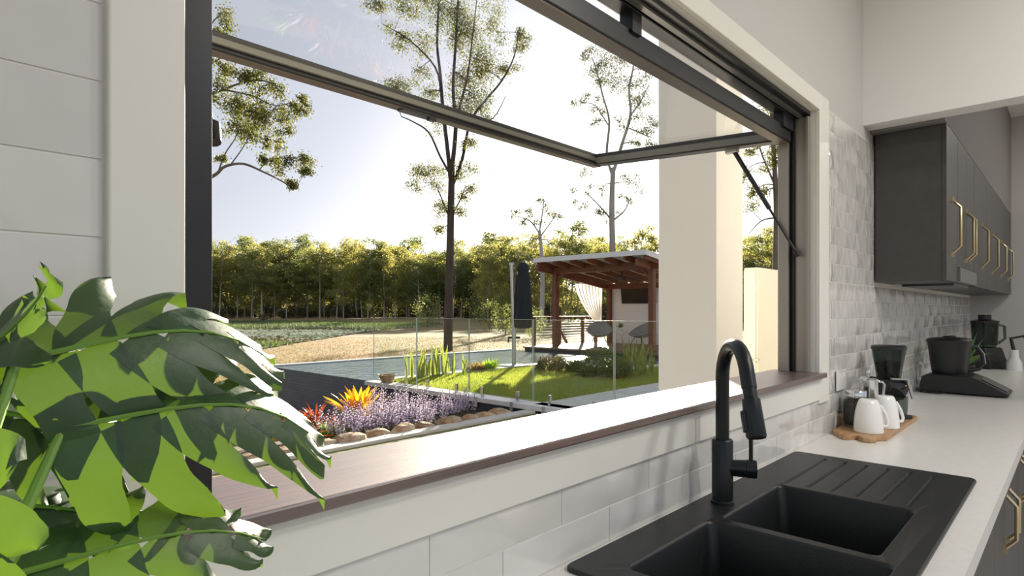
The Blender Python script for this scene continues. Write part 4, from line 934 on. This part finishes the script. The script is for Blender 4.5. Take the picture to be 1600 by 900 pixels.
# ================================================================== TREES
def leaf_quads(C, ls, g2, droop=.9, asp=.28):
    n = len(C); a = g2.normal(0, 1, (n, 3)); a[:, 2] -= droop * 1.6; a /= np.linalg.norm(a, axis=1)[:, None]
    b = np.cross(a, g2.normal(0, 1, (n, 3))); b /= np.linalg.norm(b, axis=1)[:, None] + 1e-9
    L = (ls * g2.uniform(.6, 1.3, n))[:, None]
    return np.stack([C, C + a * L * .5 + b * L * asp, C + a * L, C + a * L * .5 - b * L * asp], 1)
def bez(a, b, g2, sag, n=5):
    m = (a + b) / 2 + Vector((g2.normal(0, 1), g2.normal(0, 1), abs(g2.normal(0, 1)))) * (b - a).length * sag
    return [a.lerp(m, k / n).lerp(m.lerp(b, k / n), k / n) for k in range(n + 1)]
def traced_tree(name, lab, base_px, d, zb, limbs, clumps, bark, leafm, ls, seed, dens=1.0, tw=True):
    """limbs: list of (points [(px,py,depth m)], r0, r1) ; clumps: (px,py,rx px,ry px,count)"""
    g2 = np.random.default_rng(seed); s = d / FPX; bp = at(base_px[0], HV, d); root = Vector((bp.x, bp.y, zb))
    t = thing(name, lab, 'tree', root)
    def L(px, py, dep=0):
        p = at(px, py, d) + F * dep; return p - root
    wood = MB(); nodes = []
    for pts, r0, r1 in limbs:
        P = [L(*p) for p in pts]; m_ = len(P); Q = []
        for i in range(m_ - 1):
            p0, p1, p2, p3 = P[max(i-1, 0)], P[i], P[i+1], P[min(i+2, m_-1)]
            for k in range(4):
                q_ = k / 4; Q.append(.5 * ((2*p1) + (p2-p0)*q_ + (2*p0-5*p1+4*p2-p3)*q_*q_ + (3*p1-p0-3*p2+p3)*q_**3))
        Q.append(P[-1]); wood.tube(Q, [r0 + (r1 - r0) * i / (len(Q) - 1) for i in range(len(Q))], 8); nodes += [(Q[i], r0 + (r1 - r0) * i / (len(Q) - 1)) for i in range(len(Q))]
    N = np.array([tuple(p) for p, _ in nodes]); C = []
    for (px, py, rx, ry, cnt) in clumps:
        dep = g2.normal(0, 1) * rx * s * .8; c0 = L(px, py, dep)
        nsub = max(3, int(rx * ry / 48))
        kk = np.argmin(((N - np.array(c0)) ** 2).sum(1) + np.where(N[:, 2] > c0.z + .5, 4, 0)); st = Vector(N[kk])
        br = bez(st, c0, g2, .12); r_b = min(nodes[kk][1] * .6, .05 * d / 39)
        wood.tube(br, [r_b * (1 - .7 * i / 5) for i in range(6)], 5)
        for _ in range(nsub):
            o = Vector((0, 0, 0)) + RT * (g2.normal(0, .5) * rx * s) + F * (g2.normal(0, .5) * rx * s) + Vector((0, 0, g2.normal(0, .5) * ry * s)); c = c0 + o
            if tw: wood.tube(bez(br[int(g2.integers(2, 6))], c, g2, .12, 4), [r_b * .35, r_b * .3, r_b * .25, r_b * .18, r_b * .1], 3, False)
            m_ = int(cnt * dens / nsub); sg = min(rx, ry) * s * .42
            C.append(np.array(c) + g2.normal(0, 1, (m_, 3)) * np.array([sg, sg, sg * .8]))
    wood.build('trunk', M[bark], t, local=True, smooth=True, fixn=False)
    tag(quads_mesh('foliage', leaf_quads(np.concatenate(C), ls, g2), 4, M[leafm], t), kind='stuff')
    return t
traced_tree('gum_tree', 'tall dark trunked gum tree standing alone beyond the pool', (700, 548), 39, ZL,
    [([(700, 549), (701, 480), (703, 400), (704, 350), (706, 262)], .30, .20),
     ([(706, 300), (700, 240), (692, 170), (688, 117), (683, 67), (686, 0), (690, -70)], .15, .04),
     ([(706, 265), (712, 200), (708, 140), (711, 83), (716, 0), (722, -80)], .15, .04),
     ([(707, 290), (722, 250), (735, 190), (761, 154), (784, 126), (803, 89), (812, 42)], .11, .03),
     ([(705, 275), (688, 245), (670, 207), (645, 190), (627, 182)], .08, .03),
     ([(690, 150), (680, 105), (640, 63), (597, 37)], .08, .02),
     ([(712, 190), (730, 120), (738, 60), (745, 0)], .08, .03),
     ([(704, 345), (690, 310), (680, 285)], .06, .02), ([(705, 340), (720, 310), (728, 290)], .06, .02),
     ([(735, 195), (770, 185), (790, 150)], .05, .02)],
    [(600, 28, 20, 14, 500), (622, 55, 18, 14, 350), (640, 20, 22, 18, 500), (620, 120, 20, 18, 450), (642, 105, 18, 14, 350), (610, 142, 16, 10, 250), (660, 60, 18, 18, 380), (655, 5, 22, 16, 450),
     (690, 20, 24, 24, 700), (720, 10, 22, 24, 650), (742, 40, 22, 26, 700), (715, 60, 20, 24, 600), (745, 85, 22, 26, 700), (720, 110, 22, 24, 650), (762, 110, 20, 24, 550), (740, 140, 22, 26, 700), (715, 165, 20, 20, 500), (752, 170, 18, 18, 450),
     (770, 15, 16, 22, 300), (778, 45, 14, 16, 250), (812, 45, 10, 14, 220), (808, 75, 13, 14, 260), (795, 100, 12, 14, 230), (670, 140, 14, 18, 250), (690, 190, 16, 16, 250),
     (660, 262, 16, 16, 380), (675, 285, 16, 18, 380), (650, 285, 10, 12, 160), (722, 265, 14, 18, 330), (728, 300, 12, 18, 300), (690, 320, 14, 16, 250), (715, 335, 12, 14, 220), (735, 220, 12, 14, 220), (690, 355, 12, 10, 150), (690, -50, 40, 30, 900), (735, -50, 40, 30, 900)],
    'barkd', 'euc', .125, 101, 2.1)
traced_tree('gum_tree', 'slender gum tree rising behind the pavilion roof against the glare', (957, 420), 66, ZL,
    [([(957, 520), (957, 450), (957, 390), (956, 320), (958, 262)], .42, .26), ([(958, 270), (972, 225), (985, 180), (983, 140), (990, 100), (985, 75)], .2, .05), ([(957, 275), (948, 240), (952, 190), (942, 150), (932, 110), (925, 90)], .16, .05),
     ([(985, 180), (1000, 160), (1015, 130)], .1, .03), ([(957, 345), (935, 320), (915, 300)], .12, .04), ([(957, 345), (975, 330), (985, 310)], .12, .04), ([(983, 200), (1005, 210), (1018, 215)], .08, .03), ([(950, 195), (930, 165), (910, 160)], .08, .03)],
    [(918, 85, 14, 10, 260), (930, 105, 16, 12, 300), (945, 95, 16, 14, 300), (965, 90, 18, 14, 320), (985, 95, 18, 14, 340), (1005, 110, 14, 12, 240), (940, 130, 16, 12, 300), (965, 125, 18, 14, 320), (990, 130, 18, 14, 320), (1010, 140, 12, 14, 240),
     (915, 160, 16, 8, 200), (945, 155, 14, 10, 220), (1000, 165, 16, 14, 280), (1018, 185, 10, 16, 200), (985, 190, 14, 12, 220), (1005, 205, 16, 12, 240), (990, 225, 12, 8, 140), (1015, 225, 10, 8, 140), (930, 190, 10, 8, 120),
     (900, 270, 14, 8, 160), (915, 300, 16, 8, 180), (905, 320, 16, 8, 160), (945, 290, 10, 10, 120), (975, 285, 12, 10, 160), (985, 310, 14, 8, 160), (925, 335, 14, 8, 150), (965, 330, 14, 10, 150), (1000, 290, 14, 10, 150)],
    'barkw', 'eucs', .20, 102, 1.5)
traced_tree('gum_tree', 'gum tree with arching leafy boughs beside the black jamb', (285, 560), 24, ZL,
    [([(285, 560), (283, 400), (280, 300), (284, 180), (280, 60), (285, -60)], .32, .14), ([(283, 330), (310, 290), (338, 272), (352, 260), (380, 256), (410, 268), (440, 283), (458, 296)], .09, .015),
     ([(340, 272), (352, 240), (368, 215), (375, 190)], .035, .012), ([(360, 258), (380, 230), (392, 205)], .03, .012), ([(283, 250), (315, 160), (350, 140), (385, 128), (420, 128), (445, 150)], .07, .015), ([(350, 140), (395, 150), (430, 165), (460, 158)], .04, .012),
     ([(282, 180), (320, 110), (345, 90), (370, 60)], .06, .015), ([(282, 100), (320, 50), (345, 20)], .05, .015), ([(405, 265), (425, 250), (470, 245)], .025, .01)],
    [(345, 25, 14, 16, 320), (350, 55, 12, 12, 220), (350, 110, 16, 16, 420), (375, 115, 18, 14, 420), (400, 122, 20, 16, 480), (430, 135, 18, 14, 400), (455, 150, 18, 12, 350), (345, 150, 14, 18, 380), (370, 160, 22, 20, 620), (400, 175, 26, 18, 700), (425, 195, 22, 16, 500), (440, 175, 16, 14, 320), (385, 200, 22, 16, 520), (355, 195, 16, 16, 400), (415, 215, 16, 10, 250), (440, 205, 12, 12, 200),
     (470, 155, 10, 10, 160), (425, 252, 18, 10, 260), (450, 262, 20, 14, 420), (470, 245, 16, 12, 300), (480, 268, 14, 10, 220), (455, 285, 14, 10, 220), (345, 245, 8, 14, 140), (240, 80, 40, 50, 1200), (250, 180, 40, 40, 1000), (290, -40, 60, 40, 1200)],
    'bark', 'euc', .095, 103, 2.0)
traced_tree('gum_tree', 'tall gum tree seen through the gap beside the right jamb', (1213, 420), 46, ZL,
    [([(1213, 540), (1212, 430), (1213, 330), (1210, 260), (1206, 190), (1208, 120)], .28, .12), ([(1211, 290), (1190, 240), (1180, 200)], .09, .03), ([(1213, 340), (1190, 345), (1170, 365)], .07, .02), ([(1208, 230), (1222, 190), (1228, 150)], .08, .03)],
    [(1178, 232, 14, 12, 260), (1195, 215, 14, 12, 260), (1172, 262, 12, 12, 240), (1190, 258, 14, 12, 240), (1222, 215, 12, 16, 260), (1205, 240, 12, 12, 200), (1225, 250, 10, 16, 220), (1180, 295, 14, 10, 220), (1168, 320, 14, 14, 260), (1195, 300, 12, 10, 150), (1224, 300, 10, 14, 180), (1205, 180, 20, 18, 350), (1225, 345, 12, 12, 180)],
    'bark', 'euc', .15, 104, 1.8)
traced_tree('gum_tree', 'open crowned gum tree above the umbrella at the forest edge', (846, 480), 108, ZL,
    [([(846, 500), (848, 440), (846, 395), (843, 360)], .45, .25), ([(843, 365), (828, 345), (808, 338)], .16, .06), ([(843, 362), (848, 330), (850, 310)], .16, .06), ([(844, 370), (862, 345), (872, 325)], .14, .05), ([(847, 430), (825, 400), (812, 395)], .12, .04)],
    [(800, 335, 14, 8, 130), (815, 345, 12, 8, 120), (830, 330, 14, 8, 140), (850, 312, 14, 8, 150), (862, 325, 12, 8, 130), (872, 340, 10, 8, 110), (840, 345, 12, 8, 120), (815, 395, 12, 8, 120), (862, 375, 12, 10, 130), (830, 375, 12, 8, 110)],
    'barkw', 'eucs', .38, 105, 1.0)

# forest -------------------------------------------------------------------
def forest_proto(seed, H, crown, leafm, nleaf, wide, ls=.55):
    g2 = np.random.default_rng(seed); t = bpy.data.objects.new('forest_tree', None); COL.objects.link(t); t.empty_display_size = .5
    wood = MB(); lean = Vector((g2.normal(0, .03) * H, g2.normal(0, .03) * H, H * .93)); r0 = H * .0105
    tr = [lean * (k / 6) + Vector((g2.normal(0, .12), g2.normal(0, .12), 0)) * (k > 0) for k in range(7)]
    wood.tube(tr, [r0 * (1 - .8 * k / 6) for k in range(7)], 6); C = []
    for k in range(14):
        f = crown + (1 - crown) * (k + .5) / 14; p = lean * f; a = k * 2.4 + g2.uniform(-.4, .4); rad = wide * (1 - .55 * abs((f - crown) / (1 - crown) - .35) ** 1.2) * g2.uniform(.55, 1.1)
        e = p + Vector((math.cos(a) * rad, math.sin(a) * rad, H * .05 * g2.uniform(.4, 1.6)))
        wood.tube(bez(p - lean * .05, e, g2, .1, 3), [r0 * .35, r0 * .25, r0 * .17, r0 * .1], 4, False)
        for _ in range(3):
            c = np.array(e) + g2.normal(0, 1, 3) * np.array([1.1, 1.1, .8]); m_ = nleaf // 42
            C.append(c + g2.normal(0, 1, (m_, 3)) * np.array([.85, .85, .55]))
    wood.build('trunk', M['barkw'], t, local=True, smooth=True, fixn=False)
    tag(quads_mesh('crown', leaf_quads(np.concatenate(C), ls, g2, .5, .33), 4, M[leafm], t), kind='stuff')
    return t
protos = [forest_proto(200, 25, .34, 'forest', 3400, 3.8), forest_proto(201, 27, .42, 'forest2', 3200, 3.6), forest_proto(202, 23, .28, 'forest', 3600, 4.0), forest_proto(203, 29, .45, 'forest', 3100, 3.6),
          forest_proto(204, 21, .26, 'forest2', 3400, 3.8), forest_proto(205, 26, .36, 'forest', 3300, 4.2), forest_proto(206, 24, .22, 'forest2', 3800, 3.6)]
used = [False] * len(protos)
LABF = 'gum tree in the dense forest wall beyond the pond'
LABR = 'gum tree in the forest behind the pool and pavilion'
def put(k, u, d, sc, lab, grp):
    p = at(u, HV, d)
    o = protos[k] if not used[k] else copy_tree(protos[k]); used[k] = True
    o.location = (p.x, p.y, ZL); o.rotation_euler = (0, 0, rnd.uniform(0, 6.28)); o.scale = (sc * rnd.uniform(.92, 1.1),) * 2 + (sc,)
    tag(o, lab, 'tree', grp)
for row, (d, sc, n) in enumerate(((196, .92, 26), (207, .97, 28), (219, 1.02, 28), (232, 1.05, 26), (246, 1.09, 22))):
    for i in range(n):
        u = 255 + (800 - 255) * (i + .5) / n + rnd.uniform(-9, 9)
        put(rnd.randrange(7), u, d + rnd.uniform(-5, 5), sc * rnd.uniform(.84, 1.08), LABF, 'forest beyond the pond')
for row, (d, sc, n) in enumerate(((132, .72, 13), (142, .78, 14), (154, .85, 14), (168, .92, 13), (184, .98, 11))):
    for i in range(n):
        u = 745 + (1290 - 745) * (i + .5) / n + rnd.uniform(-12, 12)
        put(rnd.choice((1, 4, 6, 6, 1, 0, 3)), u, d + rnd.uniform(-5, 5), sc * rnd.uniform(.82, 1.10), LABR, 'forest behind the pavilion')
for row, (d, sc, n) in enumerate(((198, .94, 14), (212, 1.0, 14), (228, 1.05, 12))):
    for i in range(n):
        put(rnd.randrange(7), -190 + 440 * (i + .5) / n + rnd.uniform(-9, 9), d + rnd.uniform(-5, 5), sc * rnd.uniform(.84, 1.08), LABF, 'forest beyond the pond')
def bush(seed, rx, h, leafm, n=900, ls=.35):
    g2 = np.random.default_rng(seed); t = bpy.data.objects.new('forest_shrub', None); COL.objects.link(t)
    d_ = g2.normal(0, 1, (n, 3)); d_ /= np.linalg.norm(d_, axis=1)[:, None]; r_ = g2.uniform(.3, 1, n) ** .5; k_ = 1 + .3 * np.sin(d_[:, 0] * 5 + seed) * np.sin(d_[:, 1] * 6 + d_[:, 2] * 4)
    c = d_ * (r_ * k_)[:, None] * np.array([rx, rx, h / 2]) + np.array([0, 0, h * .5])
    tag(quads_mesh('foliage', leaf_quads(c, ls, g2, .2, .4), 4, M[leafm], t), kind='stuff')
    MB().tube([(0, 0, 0), (.1, 0, h * .5)], [.12, .05], 5).tube([(0, 0, h * .1), (rx * .4, .2, h * .5)], [.07, .03], 5).build('stem', M['barkd'], t, local=True); return t
bp = [bush(300, 3.2, 6.0, 'under'), bush(301, 2.6, 4.0, 'under'), bush(302, 3.0, 7.5, 'forest'), bush(303, 2.0, 2.4, 'under', 600)]
bu = [False] * 4
def putb(k, u, d, sc, lab, grp):
    p = at(u, HV, d); o = bp[k] if not bu[k] else copy_tree(bp[k]); bu[k] = True
    o.location = (p.x, p.y, ZL); o.rotation_euler = (0, 0, rnd.uniform(0, 6.28)); o.scale = (sc,) * 3; tag(o, lab, 'shrub', grp)
for i in range(60):
    putb(rnd.choice((0, 1, 2, 3)), 250 + 560 * (i + .5) / 60 + rnd.uniform(-6, 6), rnd.choice((204, 214, 226, 240)) + rnd.uniform(-4, 4), rnd.uniform(.8, 1.2), 'dark shrub among the trunks of the forest beyond the pond', 'forest understory beyond the pond')
for i in range(46):
    putb(rnd.choice((0, 1, 2, 3)), 740 + 540 * (i + .5) / 46 + rnd.uniform(-6, 6), rnd.choice((126, 138, 150, 165)) + rnd.uniform(-4, 4), rnd.uniform(.7, 1.1), 'shrub at the foot of the forest behind the pool and pavilion', 'forest understory behind the pavilion')
for (u, d, sc, k, lab) in ((668, 95, .75, 2, 'dark green bushy tree just left of the tall gum trunk'), (765, 80, .55, 2, 'dark green bush between the tall gum trunk and umbrella'), (790, 62, .45, 2, 'green bush beside the umbrella mast'), (835, 58, .40, 2, 'leafy green bush at right of the closed umbrella'), (412, 150, .45, 1, 'small bush alone on the far pond bank')):
    putb(k, u, d, sc, lab, None)
